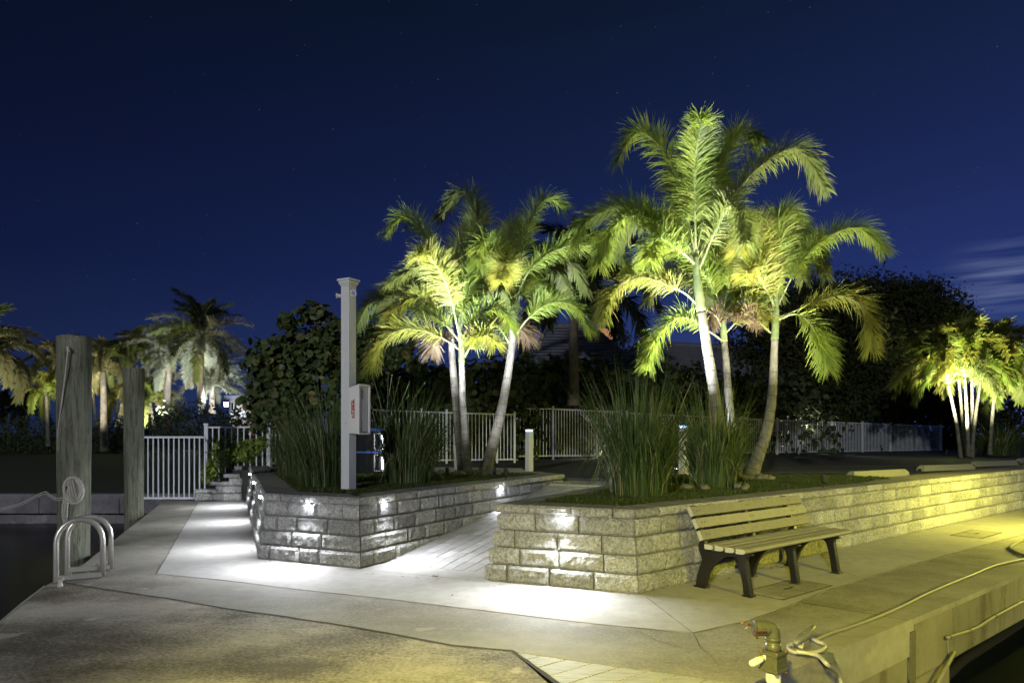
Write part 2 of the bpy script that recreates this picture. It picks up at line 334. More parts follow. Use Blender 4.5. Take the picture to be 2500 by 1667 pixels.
# ------------------------------------------------------------------ mesh helpers
class MB:
    def __init__(s): s.v = []; s.f = []; s.m = []
    def add(s, vs, fs, mi=0):
        o = len(s.v); s.v += [tuple(x) for x in vs]; s.f += [tuple(i + o for i in f) for f in fs]; s.m += [mi] * len(fs)
    def box(s, c, size, rot=0., mi=0, taper=1.0):
        cx, cy, cz = c; a, b, h = size[0] / 2, size[1] / 2, size[2] / 2; cs, sn = math.cos(rot), math.sin(rot)
        vs = []
        for dz in (-1, 1):
            t = taper if dz > 0 else 1
            for dx, dy in ((-1, -1), (1, -1), (1, 1), (-1, 1)):
                x, y = dx * a * t, dy * b * t; vs.append((cx + x * cs - y * sn, cy + x * sn + y * cs, cz + dz * h))
        s.add(vs, [(3, 2, 1, 0), (4, 5, 6, 7), (0, 1, 5, 4), (1, 2, 6, 5), (2, 3, 7, 6), (3, 0, 4, 7)], mi)
    def obox(s, o, ax, ay, az, mi=0):
        o, ax, ay, az = Vector(o), Vector(ax), Vector(ay), Vector(az)
        vs = [o, o + ax, o + ax + ay, o + ay, o + az, o + ax + az, o + ax + ay + az, o + ay + az]
        s.add(vs, [(3, 2, 1, 0), (4, 5, 6, 7), (0, 1, 5, 4), (1, 2, 6, 5), (2, 3, 7, 6), (3, 0, 4, 7)], mi)
    def tube(s, pts, r, n=8, mi=0, cap=True):
        pts = [Vector(p) for p in pts]; k = len(pts); rs = r if isinstance(r, (list, tuple)) else [r] * k
        vs = []; ref = None
        for i, p in enumerate(pts):
            t = (pts[min(i + 1, k - 1)] - pts[max(i - 1, 0)]).normalized()
            if ref is None: ref = t.orthogonal().normalized()
            ref = (ref - t * ref.dot(t));  ref = ref.normalized() if ref.length > 1e-6 else t.orthogonal().normalized()
            bi = t.cross(ref)
            for j in range(n):
                a = 2 * math.pi * j / n; vs.append(p + (ref * math.cos(a) + bi * math.sin(a)) * rs[i])
        fs = [(i * n + j, i * n + (j + 1) % n, (i + 1) * n + (j + 1) % n, (i + 1) * n + j) for i in range(k - 1) for j in range(n)]
        if cap: fs += [tuple(range(n - 1, -1, -1)), tuple((k - 1) * n + j for j in range(n))]
        s.add(vs, fs, mi)
    def prism(s, poly, z0, z1, mi=0, inset=0.):
        n = len(poly); vs = [(p[0], p[1], z0) for p in poly] + [(p[0], p[1], z1) for p in poly]
        s.add(vs, [tuple(range(n - 1, -1, -1)), tuple(range(n, 2 * n))] + [(i, (i + 1) % n, n + (i + 1) % n, n + i) for i in range(n)], mi)
    def build(s, name, mats, parent=None, smooth=False, kind=None, bevel=0., bseg=2):
        me = bpy.data.meshes.new(name); me.from_pydata(s.v, [], s.f)
        if not isinstance(mats, (list, tuple)): mats = [mats]
        for m in mats: me.materials.append(M[m])
        if len(mats) > 1: me.polygons.foreach_set('material_index', s.m)
        if smooth: me.polygons.foreach_set('use_smooth', [True] * len(s.f))
        me.update()
        o = bpy.data.objects.new(name, me); COL.objects.link(o)
        if parent: o.parent = parent
        if kind: o['kind'] = kind
        if bevel:
            b = o.modifiers.new('bevel', 'BEVEL'); b.width = bevel; b.segments = bseg; b.limit_method = 'ANGLE'; b.angle_limit = rad(40)
        return o
def tag(o, label, cat, group=None):
    o['label'] = label; o['category'] = cat
    if group: o['group'] = group
    return o
def empty(name, loc, label=None, cat=None, group=None, rz=0.):
    o = bpy.data.objects.new(name, None); COL.objects.link(o); o.location = loc; o.rotation_euler = (0, 0, rz); o.empty_display_size = .1
    if label: tag(o, label, cat, group)
    return o
def piece(name, me, parent, loc=(0, 0, 0), rot=(0, 0, 0), scale=(1, 1, 1)):
    o = bpy.data.objects.new(name, me); COL.objects.link(o); o.parent = parent; o.location = loc; o.rotation_euler = rot; o.scale = scale; return o
def ccw(poly):
    a = sum(poly[i][0] * poly[(i + 1) % len(poly)][1] - poly[(i + 1) % len(poly)][0] * poly[i][1] for i in range(len(poly)))
    return list(poly) if a > 0 else list(poly)[::-1]
def smooth_path(pts, k=6):
    pts = [Vector(p) for p in pts]; out = []
    for i in range(len(pts) - 1):
        p0 = pts[max(i - 1, 0)]; p1 = pts[i]; p2 = pts[i + 1]; p3 = pts[min(i + 2, len(pts) - 1)]
        for j in range(k):
            t = j / k; out.append(.5 * ((2 * p1) + (p2 - p0) * t + (2 * p0 - 5 * p1 + 4 * p2 - p3) * t * t + (-p0 + 3 * p1 - 3 * p2 + p3) * t ** 3))
    out.append(pts[-1]); return out

# ------------------------------------------------------------------ key points
WD = Vector((.776, .631, 0)); WN = Vector((.631, -.776, 0))      # along the long wall / out of it towards the dock
A = Vector((-.271, 7.06, 0)); B = Vector((1.188, 6.43, 0)); C = Vector((-1.70, 7.67, 0)); D = Vector((-3.07, 8.28, 0))
L_ = Vector((-6.15, 15.8, 0)); E = Vector((.98 + .05, 12.5, 0)); FF = Vector((1.60, 10.35, 0)); WFAR = B + WD * 21
EDGE0 = Vector((3.22, 5.54, 0))
def edge(t): return EDGE0 + WD * t
def on_face(x, y):
    """point of the dock's right face that the photograph shows at x, y"""
    r = (x - 1250) / F; t = (r * EDGE0.y - EDGE0.x) / (WD.x - r * WD.y); p = edge(t)
    return Vector((p.x, p.y, CAMH - (y - HZ) * p.y / F))

# ------------------------------------------------------------------ ground and water
mb = MB(); mb.add([(-1500, -300, -.92), (1500, -300, -.92), (1500, 2500, -.92), (-1500, 2500, -.92)], [(0, 1, 2, 3)])
mb.build('canal_water', 'canal_water', kind='structure')

def sheet(name, poly, z0, z1, m, parent=None, kind='structure', bevel=0.):
    mb = MB(); mb.prism(ccw(poly), z0, z1); return mb.build(name, m, parent, kind=kind if parent is None else None, bevel=bevel)

dockL = [G(117, 1425), G(0, 1520), Vector((-3.2, 3.0, 0))]
J1 = [G(x, y) for x, y in ((150, 1421), (247, 1437), (400, 1459), (550, 1485), (697, 1505), (802, 1521), (943, 1544), (1101, 1575), (1250, 1588))]
J2 = [G(x, y) for x, y in ((382, 1400), (550, 1416), (707, 1436), (943, 1461), (1200, 1492), (1450, 1522), (1690, 1544))]
J3 = [G(x, y) for x, y in ((1690, 1544), (1828, 1514), (1906, 1486), (2021, 1439), (2197, 1385), (2500, 1303))]
J3far = J3[-1] + WD * 14
deckA = Vector((0, 4.754, 0)); deckB = Vector((1.45, 4.09, 0))
cross0, cross1 = G(1956, 1470), G(2218, 1514)
tC = (cross1 - EDGE0).dot(WD)
slab1 = sheet('dock_slab_near', dockL + [Vector((.62, 3.0, 0)), deckA] + J1[::-1][1:], -.30, 0, 'concrete_stained')
slab2 = sheet('dock_slab_outer', [dockL[0]] + J1 + [deckB, edge(tC), cross0, J3[2], J3[1]] + J2[::-1] + [G(484, 1224), G(407, 1217), G(185, 1391)], -.30, -.002, 'concrete_old')
slab3 = sheet('dock_slab_inner', [J2[1]] + J2[2:] + [B - WN * .3, Vector((-.1, 7.5, 0)), Vector((.35, 8.7, 0)), Vector((-1.1, 8.7, 0)), D + Vector((.3, .3, 0))], -.30, 0, 'concrete_new')
slab5 = sheet('dock_slab_walk', [G(484, 1224), J2[0], J2[1], D + Vector((.3, .3, 0)), L_ + Vector((.2, 0, 0))], -.30, 0, 'concrete_new')
slab6 = sheet('dock_slab_bench', [J2[6]] + J3[1:] + [J3far, B + WD * 20 - WN * .3, B - WN * .3], -.30, 0, 'concrete_new')
slab4 = sheet('dock_slab_right', [cross0, edge(tC), edge(20), J3far] + J3[2:][::-1], -.30, -.003, 'concrete_old')

def ribbon(name, pts, w, m, parent, z=.003, jit=0.):
    pts = [Vector(p) for p in pts]; dense = []
    for i in range(len(pts) - 1):
        n = max(1, int((pts[i + 1] - pts[i]).length / .12))
        for j in range(n): dense.append(pts[i].lerp(pts[i + 1], j / n))
    dense.append(pts[-1])
    vs = []; fs = []
    for i, p in enumerate(dense):
        t = (dense[min(i + 1, len(dense) - 1)] - dense[max(i - 1, 0)]); s = Vector((t.y, -t.x, 0)).normalized()
        q = p + s * R.uniform(-jit, jit); ww = w * R.uniform(.6, 1.25) / 2
        vs += [(q + s * ww + Vector((0, 0, z))), (q - s * ww + Vector((0, 0, z)))]
        if i: fs.append((2 * i - 2, 2 * i - 1, 2 * i + 1, 2 * i))
    mb = MB(); mb.add(vs, fs); return mb.build(name, m, parent)
ribbon('expansion_joint', J1, .028, 'joint_dark', slab1, .003, .004)
ribbon('expansion_joint', [deckA, Vector((.60, 3.4, 0))], .03, 'joint_dark', slab1, .004)
ribbon('joint', J2, .010, 'crack_dark', slab3, .003, .006)
ribbon('joint', J3 + [J3far], .010, 'crack_dark', slab3, .003, .008)
ribbon('joint', [G(382, 1400), G(484, 1224)], .012, 'crack_dark', slab3, .003, .004)
ribbon('joint', [C + Vector((0, -.05, 0)), A + Vector((0, -.05, 0))], .008, 'crack_dark', slab3)
ribbon('joint', [G(963, 1371), G(1190, 1394)], .010, 'crack_dark', slab3)
ribbon('joint', [G(1576, 1456), G(1690, 1544)], .008, 'crack_dark', slab3)
ribbon('joint', [cross0, G(2218, 1514)], .010, 'joint_dark', slab4, .004)
ribbon('joint', [G(1890, 1372), G(2060, 1396), G(2130, 1420)], .007, 'crack_dark', slab3)
ribbon('crack', [G(x, y) for x, y in ((1690, 1546), (1712, 1580), (1735, 1602), (1752, 1625))], .007, 'crack_dark', slab2, .004, .01)
ribbon('crack', [G(x, y) for x, y in ((1555, 1540), (1600, 1562), (1640, 1575), (1690, 1585))], .006, 'crack_dark', slab2, .004, .01)
ribbon('crack', [G(x, y) for x, y in ((382, 1400), (368, 1402), (340, 1412))], .006, 'crack_dark', slab2, .004, .01)
for (x, y), w in (((400, 1238), .30), ((338, 1281), .14), ((308, 1306), .2)):
    p = G(x, y); ribbon('rust_stain', [p, p + Vector((w, 0, 0))], .03, 'dry_leaf', slab2, .004, .006)

# far/right beam face of the dock with its rounded edge
def fascia():
    root = empty('dock_beam', edge(0)); root['kind'] = 'structure'
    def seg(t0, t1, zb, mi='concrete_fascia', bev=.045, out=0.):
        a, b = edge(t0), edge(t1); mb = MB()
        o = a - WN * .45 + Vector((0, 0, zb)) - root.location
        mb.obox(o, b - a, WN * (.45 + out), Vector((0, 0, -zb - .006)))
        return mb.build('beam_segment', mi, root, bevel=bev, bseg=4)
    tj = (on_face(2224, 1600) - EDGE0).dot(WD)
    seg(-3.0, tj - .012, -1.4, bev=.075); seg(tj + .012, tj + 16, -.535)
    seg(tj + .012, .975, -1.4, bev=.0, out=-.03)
    mb = MB(); mb.obox(edge(-2.9) - WN * 1.0 + Vector((0, 0, -1.4)) - root.location, WD * 22, WN * .5, Vector((0, 0, 1.1)))
    mb.build('back_wall', 'concrete_seawall', root)
    a = on_face(2224, 1535); mb = MB(); mb.obox(a - root.location + Vector((0, 0, -1.3)) - WD * .03, WD * .10, WN * .012, Vector((0, 0, 1.28)))
    mb.build('joint_filler', 'crack_dark', root)
    return root
fascia()
# left side skirt of the dock
mb = MB()
pl = [G(407, 1217), G(185, 1391), G(117, 1425), G(0, 1520), Vector((-3.2, 3.0, 0))]
for i in range(4):
    a, b = pl[i], pl[i + 1]; d = (b - a).normalized(); n = Vector((d.y, -d.x, 0))
    if n.x > 0: n = -n
    mb.obox(a - n * .28 + Vector((0, 0, -1.3)), b - a, n * .30, Vector((0, 0, 1.294 - .004)))
mb.build('dock_edge_beam', 'concrete_seawall', kind='structure', bevel=.01)
mb = MB(); q = [G(116, 1429), G(60, 1472), G(0, 1524), G(-60, 1570)]
mb.tube([p + Vector((-.03, 0, -.02)) for p in q], .022, 6); o = mb.build('edge_strip', 'alu'); tag(o, 'pale metal strip along the edge of the dock slab beside the ladder', 'edge strip')

# upper ground: land, asphalt, lawn
sheet('parking_ground', [(-6.9, 16.3), (-4.9, 14.6), (.9, 12.75), (2.3, 12.5), (2.5, 12.15), (6.2, 12.3), (6.6, 11.15), (6.9, 11.35), *[(B + WD * 21 - WN * .25)[:2]], (260, 180), (260, 600), (-30, 600), (-7.2, 40)], -.9, .70, 'asphalt')
mb = MB(); ys = [18.9, 26, 34, 42, 50, 90, 400]; zs = [-.10, -.02, .1, .22, .32, .5, .5]
vs = []; fs = []
for i, (y, z) in enumerate(zip(ys, zs)):
    vs += [(-400, y, z), (-6.9 - (y - 18) * .0, y, z)]
    if i: fs.append((2 * i - 2, 2 * i - 1, 2 * i + 1, 2 * i))
mb.add(vs, fs); mb.build('lawn', 'turf', kind='structure')
mb = MB(); mb.obox((-120, 18.5, -.62), (113.2, 0, 0), (0, .42, 0), (0, 0, .53)); mb.obox((-120, 18.75, -1.5), (113.2, 0, 0), (0, .2, 0), (0, 0, .9))
for i in range(38): mb.obox((-7.6 - i * 1.15 - R.uniform(-.1, .1), 18.47, -.62), (.5, 0, 0), (0, .04, 0), (0, 0, .40))
o = mb.build('seawall_across', 'concrete_seawall', kind='structure', bevel=.01)
mb = MB(); mb.obox((-7.6, 15.9, -.1), (.9, 0, 0), (0, 3.2, 0), (0, 0, .09)); mb.build('shore_edge', 'concrete_seawall', kind='structure')
mb = MB(); mb.obox((-7.2, 16.0, -1.2), (.6, 0, 0), (0, 30, 0), (0, 0, 1.6)); mb.build('land_edge', 'soil', kind='structure')

# ------------------------------------------------------------------ block walls
def block_mesh(L, h, D, tl=0., tr=0., seed=0, amp=.011, nx=14, nz=6, matn='split_face_block', topmat=None):
    vs = []; fs = []; ch = .026
    def fy(x, z, i, j):
        e = 0
        if j in (0, nz): e = 1
        if (i == 0 and tl == 0) or (i == nx and tr == 0): e = 1
        n = noise.fractal(Vector((x * 11 + seed * 3.7, z * 13, seed * 1.3)), .9, 2.1, 4)
        n2 = noise.noise(Vector((x * 34 + seed, z * 38, seed * 2.3)))
        y = -(amp * (.55 + n * .9) + amp * .35 * n2)
        return y + (ch if e else 0)
    for j in range(nz + 1):
        for i in range(nx + 1):
            u = i / nx; z = h * j / nz
            if 0 < i < nx: u += R.uniform(-.2, .2) / nx
            if 0 < j < nz: z += R.uniform(-.2, .2) * h / nz
            y = fy(u * L, z, i, j)
            x0 = tl * max(y, -.02) if tl else 0; x1 = L - (tr * max(y, -.02) if tr else 0)
            vs.append((x0 + (x1 - x0) * u, y, z))
    W1 = nx + 1
    for j in range(nz):
        for i in range(nx): a = j * W1 + i; fs.append((a, a + 1, a + W1 + 1, a + W1))
    o = len(vs); vs += [(tl * D, D, 0), (L - tr * D, D, 0), (L - tr * D, D, h), (tl * D, D, h)]
    fs.append((o + 1, o, o + 3, o + 2))
    fs.append(tuple([i for i in range(nx, -1, -1)] + [o, o + 1]))                     # bottom
    fs.append(tuple([nz * W1 + i for i in range(nx + 1)] + [o + 2, o + 3]))           # top
    fs.append(tuple([j * W1 for j in range(nz + 1)][::1] + [o + 3, o]))             # left end
    fs.append(tuple([j * W1 + nx for j in range(nz, -1, -1)] + [o + 1, o + 2]))       # right end
    me = bpy.data.meshes.new('block'); me.from_pydata(vs, [], fs); me.materials.append(M[matn])
    if topmat:
        me.materials.append(M[topmat]); k = nx * nz + 2; me.polygons[k].material_index = 1
    bm = bmesh.new(); bm.from_mesh(me); bmesh.ops.recalc_face_normals(bm, faces=bm.faces); bm.to_mesh(me); bm.free()
    me.update(); return me
CACHE = {}
def tpl(L, h, D, cap):
    k = (round(L, 2), h, cap, R.randrange(5))
    if k not in CACHE: CACHE[k] = block_mesh(L, h, D, 0, 0, R.random() * 50, topmat='cap_top' if cap else None, nz=4 if cap else 6)
    return CACHE[k]
def offset_poly(pts, d):
    """moves the polyline inward (to the left of travel) by d"""
    out = []; n = len(pts); k = []
    for i in range(n):
        dirs = []
        if i: dirs.append((pts[i] - pts[i - 1]).normalized())
        if i < n - 1: dirs.append((pts[i + 1] - pts[i]).normalized())
        ns = [Vector((-q.y, q.x, 0)) for q in dirs]
        if len(ns) == 1: out.append(pts[i] + ns[0] * d)
        else:
            s = ns[0] + ns[1]; out.append(pts[i] + s * (2 * d / s.length_squared))
    return out
HB, GAP = .175, .014
def build_wall(root, pts, courses=range(4), batter=.028, cap=True, capw=.30, seglens=None, zskip=None):
    n = len(pts); ins = []
    for i in range(n):
        if i in (0, n - 1): ins.append(0.); continue
        d0 = (pts[i] - pts[i - 1]).normalized(); d1 = (pts[i + 1] - pts[i]).normalized()
        turn = d0.x * d1.y - d0.y * d1.x; ang = math.atan2(turn, d0.dot(d1)); ins.append(math.tan(ang / 2))
    rows = [(c, offset_poly(pts, batter * c), c * HB, HB - .006, .24, False) for c in courses]
    if cap: rows.append((99, offset_poly(pts, batter * 3 - .022), 4 * HB, .088, capw, True))
    for c, pp, z, h, D, iscap in rows:
        for s in range(n - 1):
            a, b = pp[s], pp[s + 1]; d = (b - a); LL = d.length; d.normalize(); rz = math.atan2(d.y, d.x)
            nom = (seglens[s] if seglens else [.45, .45, .33, .40])
            x = 0.; first = True
            lens = []
            st = {0: .5, 1: 1., 2: .55, 3: .9}.get(c, .8)
            while x < LL - .02:
                l = nom[R.randrange(len(nom))] * (st if first else 1)
                if LL - x - l < .22: l = LL - x
                lens.append(l); x += l; first = False
            x = 0.
            for q, l in enumerate(lens):
                tl = ins[s] if q == 0 else 0.; tr = ins[s + 1] if q == len(lens) - 1 else 0.
                p = a + d * (x + GAP / 2)
                if zskip and zskip(p + d * l, z + h): x += l; continue
                le = l - GAP
                if tl or tr:
                    me = block_mesh(le, h, D, tl, tr, R.random() * 50, topmat='cap_top' if iscap else None, nz=4 if iscap else 6)
                    o = piece('cap_stone' if iscap else 'block', me, root, p - root.location + Vector((0, 0, z)), (0, 0, rz))
                else:
                    base = min((.2, .3, .33, .40, .45, .6), key=lambda v: abs(v - le)); me = tpl(base, h, D, iscap)
                    o = piece('cap_stone' if iscap else 'block', me, root, p - root.location + Vector((0, 0, z)) + Vector((-d.y, d.x, 0)) * R.uniform(-.004, .004), (0, 0, rz), (le / base, 1, 1))
                x += l
    # dark course line where the wall meets the paving
ramp_dir = (E - C).normalized()
def ramp_z(p):
    s = (Vector(p) - C).dot(ramp_dir); return max(0, min(.64, (s - .45) / 4.6 * .64))
wl = empty('planter_wall', C, 'split-face block wall of the planter with the white post', 'retaining wall')
build_wall(wl, [L_, D, C, E, E + Vector((-.55, .95, 0))], seglens=[[.45], [.45, .45, .30, .36], [.42, .36, .45], [.4]], capw=.42, zskip=lambda p, z: (p - C).dot(ramp_dir) > .6 and z < ramp_z(p) - .02 and p.x > C.x + .1)
wr = empty('planter_wall', B, 'long split-face block wall of the planter behind the bench', 'retaining wall')
build_wall(wr, [FF, A, B, WFAR], seglens=[[.45], [.46, .46, .33, .42], [.46, .46, .46, .46]], capw=.36)
ws = empty('step_wall', Vector((-7.4, 15.8, 0)), 'short stepped block wall beside the white gate', 'retaining wall')
x0, x1 = G(400 / 2.851 + 350, 1219).x, -6.2
y0 = 15.62
steps = [x0, x0 + (496 - 400) / 2.851 * 16.2 / F * 1.0, x0 + (585 - 400) / 2.851 * 16.2 / F, x0 + (660 - 400) / 2.851 * 16.2 / F]
for k in range(4):
    xa = steps[k]; z = k * HB; y = y0 + .02 * k; xs = xa + (.13 if k else 0.)
    while xs < x1 - .05:
        l = R.choice([.45, .3, .4]); l = min(l, x1 - xs) if x1 - xs - l > .15 else x1 - xs
        piece('block', tpl(min((.2, .3, .33, .40, .45, .6), key=lambda v: abs(v - l)), HB - GAP, .24, False), ws, Vector((xs, y, z)) - ws.location, (0, 0, 0), (l / min((.2, .3, .33, .40, .45, .6), key=lambda v: abs(v - l)), 1, 1)); xs += l
    xe = steps[k + 1] + .13 if k < 3 else x1
    piece('cap_stone', tpl(.45, .088, .3, True), ws, Vector((xa, y - .02, z + HB)) - ws.location, (0, 0, 0), ((xe - xa) / .45, 1, 1))
# planter fill and turf
def inset_ring(pts, d): return offset_poly(pts, d)
fillL = inset_ring([L_, D, C, E], .46)
lawnL = [fillL[0] + Vector((.3, -.9, 0)), fillL[1], fillL[2], fillL[3] + Vector((-.1, -.1, 0)), Vector((-.6, 13.05, 0)), Vector((-5.0, 14.45, 0))]
fillR = inset_ring([FF, A, B, B + WD * 5.6], .40)
lawnR = [fillR[0] + Vector((0, 0, 0)), fillR[1], fillR[2], fillR[3], Vector((6.2, 11.2, 0)), Vector((5.9, 12.15, 0)), Vector((2.2, 12.1, 0))]
sheet('planter_turf', lawnL, -.1, .775, 'turf'); sheet('planter_turf', lawnR, -.1, .775, 'turf')
bandL = inset_ring([L_, D, C, E], .33); bandR = inset_ring([FF, A, B, WFAR], .30)
sheet('planter_edging', [bandL[0], bandL[1], bandL[2], bandL[3], Vector((.4, 13.2, 0)), Vector((-5.4, 15.2, 0))], -.1, .766, 'cap_top')
sheet('planter_edging', [bandR[0], bandR[1], bandR[2], bandR[3], bandR[3] - WN * .5, B + WD * 5.6 - WN * 1.0, Vector((2.2, 12.0, 0))], -.1, .758, 'cap_top')
sheet('patio', [Vector((-5.7, 15.0, 0)), Vector((-4.95, 14.4, 0)), Vector((-.6, 13.0, 0)), Vector((.35, 12.95, 0)), Vector((.2, 15.2, 0)), Vector((-5.2, 16.6, 0))], .3, .768, 'concrete_pale')
mb = MB(); mb.obox((2.25, 12.25, .6), (1.2, .12, 0), (-.015, .15, 0), (0, 0, .2)); mb.build('kerb', 'concrete_pale', kind='structure', bevel=.01)

# turf blades
def in_poly(x, y, poly):
    c = False; n = len(poly)
    for i in range(n):
        a, b = poly[i], poly[(i + 1) % n]
        if (a[1] > y) != (b[1] > y) and x < (b[0] - a[0]) * (y - a[1]) / (b[1] - a[1]) + a[0]: c = not c
    return c
def blades(poly, n, z, hmin=.02, hmax=.045):
    mb = MB(); xs = [p[0] for p in poly]; ys = [p[1] for p in poly]; k = 0
    vs = []; fs = []
    while k < n:
        x, y = R.uniform(min(xs), max(xs)), R.uniform(min(ys), max(ys))
        if not in_poly(x, y, poly) or R.random() > min(1, (8.5 / y) ** 1.5): continue
        h = R.uniform(hmin, hmax) * (1.3 if noise.noise(Vector((x * 1.5, y * 1.5, 0))) > 0 else .9); a = R.uniform(0, 6.28); w = .005 + .0006 * y; lx, ly = R.uniform(-.02, .02), R.uniform(-.02, .02)
        o = len(vs); vs += [(x - w * math.cos(a), y - w * math.sin(a), z), (x + w * math.cos(a), y + w * math.sin(a), z), (x + lx, y + ly, z + h)]; fs.append((o, o + 1, o + 2)); k += 1
    mb.add(vs, fs); mb.build('grass', 'turf_blade', kind='stuff')
blades([tuple(p[:2]) for p in lawnL], 45000, .773)
blades([tuple(p[:2]) for p in lawnR], 80000, .773)

# paver ramp between the planters
pr = empty('paver_path', (0, 0, 0)); pr['kind'] = 'structure'
def ramp_pt(s, t):      # s along the path, t across (0 at the post-planter wall)
    p = C + ramp_dir * s + Vector((ramp_dir.y, -ramp_dir.x, 0)) * t
    return Vector((p.x, p.y, 0 if s < .45 else ramp_z(p)))
mb = MB(); vs = []; fs = []
for i, s in enumerate([.42, .46, 5.0, 5.06, 8.5]):
    for t in (-.3, 1.75 if s < 5.05 else 3.2): q = ramp_pt(s, t) + Vector((0, 0, -.012 if s > .45 else -.012)); vs.append(q)
    if i: fs.append((2 * i - 2, 2 * i - 1, 2 * i + 1, 2 * i))
mb.add(vs, fs); mb.build('bedding', 'bed_sand', pr)
pm = {}
for L0 in (.15, .225, .30):
    for v in range(2):
        mb = MB(); mb.box((L0 / 2, .075, -.02), (L0 - .006, .144, .045)); o = mb.build('tmp', 'paver'); me = o.data; bpy.data.objects.remove(o)
        bm = bmesh.new(); bm.from_mesh(me); bmesh.ops.bevel(bm, geom=[e for e in bm.edges if all(vv.co.z > 0 for vv in e.verts)], offset=.004, segments=1, affect='EDGES'); bm.to_mesh(me); bm.free()
        pm.setdefault(L0, []).append(me)
row = 0; t = -.28; cnt = 0
angz = math.atan2(ramp_dir.y, ramp_dir.x); slope = math.atan2(.64, 4.6)
while t < 1.62:
    s = .46 - R.choice([0, .15, .08]); 
    while s < 5.0:
        L0 = R.choice([.30, .30, .225, .15]); sa = max(s, .45)
        q = ramp_pt(sa, t)
        if cnt < 330:
            o = piece('paver', R.choice(pm[L0]), pr, q + Vector((0, 0, R.uniform(-.0015, .0015))), (0, 0, 0), (1, 1, 1))
            o.rotation_euler = (Matrix.Rotation(angz, 3, 'Z') @ Matrix.Rotation(-slope, 3, 'Y') @ Matrix.Rotation(R.uniform(-.006, .006), 3, 'Z')).to_euler(); cnt += 1
        s += L0
    t += .15
mb = MB()
for i in range(12):
    for j in range(24):
        q = C + ramp_dir * (5.06 + i * .30) + Vector((ramp_dir.y, -ramp_dir.x, 0)) * (-.3 + j * .152)
        if (q.x < E.x and q.y > E.y) or q.y > 12.7: continue
        mb.box((q.x, q.y, .63), (.292, .146, .045), angz)
o = mb.build('paver_field', 'paver', pr); o['kind'] = 'stuff'

# boardwalk corner at the bottom
bw = empty('boardwalk', deckA); bw['kind'] = 'structure'
def clip_poly(poly, n, d):     # keep p.n <= d
    out = []
    for i in range(len(poly)):
        a, b = poly[i], poly[(i + 1) % len(poly)]; fa, fb = a.dot(n) - d, b.dot(n) - d
        if fa <= 0: out.append(a)
        if fa * fb < 0: out.append(a.lerp(b, fa / (fa - fb)))
    return out
dpoly = [deckA + Vector((.02, -.02, 0)), deckB, Vector((.72, 3.45, 0)), Vector((.62, 3.40, 0))]
NV = Vector((WN.x, WN.y, 0)); d0 = min(p.dot(NV) for p in dpoly)
for k in range(9):
    q = clip_poly(clip_poly([p.copy() for p in dpoly], NV, d0 + .165 * (k + 1) - .004), -NV, -(d0 + .165 * k + .004))
    if len(q) > 2:
        mb = MB(); mb.prism(ccw([(p.x - deckA.x, p.y - deckA.y) for p in q]), -.03, -.004 + R.uniform(-.001, .001)); mb.build('board', 'composite_board', bw, bevel=.003, bseg=1)
mb = MB(); mb.prism(ccw([(p.x - deckA.x, p.y - deckA.y) for p in dpoly]), -.12, -.05); mb.build('joist', 'black_pipe', bw)

# ------------------------------------------------------------------ utility covers, wheel stops, lines
def cover(cx, cy, a, b, label):
    p = G(cx, cy); ang = math.atan2(WD.y, WD.x); root = empty('utility_cover', p, label, 'hatch cover', None, ang)
    mb = MB(); mb.box((0, 0, .002), (a, b, .006)); mb.build('rim', 'crack_dark', root)
    mb = MB()
    for s in (-1, 1): mb.box((s * a * .245, 0, .004), (a * .46, b * .86, .008))
    ob = mb.build('lid', 'concrete_old', root, bevel=.002, bseg=1)
    mb = MB(); mb.box((0, 0, .008), (.16, .03, .004)); mb.build('lift_slot', 'joint_dark', root)
cover(1926, 1437, .95, .42, 'rectangular concrete box cover in the paving in front of the bench')
cover(2385, 1303, .95, .42, 'concrete box cover in the bright yellow-lit paving far past the bench')
for k, (x, y, xx, yy, lab) in enumerate([(2074, 1168, 2208, 1160, 'concrete wheel stop nearest the bench wall, lit yellow'), (2246, 1150, 2352, 1146, 'concrete wheel stop second along the parking edge'),
                                 (2376, 1139, 2458, 1136, 'concrete wheel stop third along, in front of the far palms'), (2486, 1130, 2560, 1127, 'concrete wheel stop at the edge of the photo, farthest of the row')]):
    a, b = G(x, y, .71), G(xx, yy, .71); b = a + (b - a).normalized() * 1.9; d = (b - a).normalized(); mid = (a + b) / 2
    root = empty('wheel_stop', mid, lab, 'wheel stop', 'wheel stops along the parking edge', math.atan2(d.y, d.x))
    pr_ = [(-.09, 0), (.09, 0), (.085, .06), (.045, .13), (-.045, .13), (-.085, .06)]
    vs = [(-.95, u, v) for u, v in pr_] + [(.95, u, v) for u, v in pr_]; vs = [(x_ * (1 if v < .08 else .93), u, v) for x_, u, v in vs]
    mb = MB(); mb.add(vs, [(5, 4, 3, 2, 1, 0), (6, 7, 8, 9, 10, 11)] + [(i, (i + 1) % 6, 6 + (i + 1) % 6, 6 + i) for i in range(6)]); mb.build('body', 'stop_paint', root, bevel=.008)
    mb = MB(); mb.box((-.955, 0, .03), (.02, .07, .05)); mb.build('drain_slot', 'black_print', root)
for a, b in ((G(1860, 1153, .70), G(2075, 1152, .70)), (G(1900, 1140, .70), G(2240, 1137, .70))):
    d = (b - a).normalized(); s = Vector((-d.y, d.x, 0)) * .05
    mb = MB(); mb.add([a + s + Vector((0, 0, .004)), a - s + Vector((0, 0, .004)), b - s + Vector((0, 0, .004)), b + s + Vector((0, 0, .004))], [(3, 2, 1, 0)]); mb.build('parking_line', 'line_paint', kind='structure')

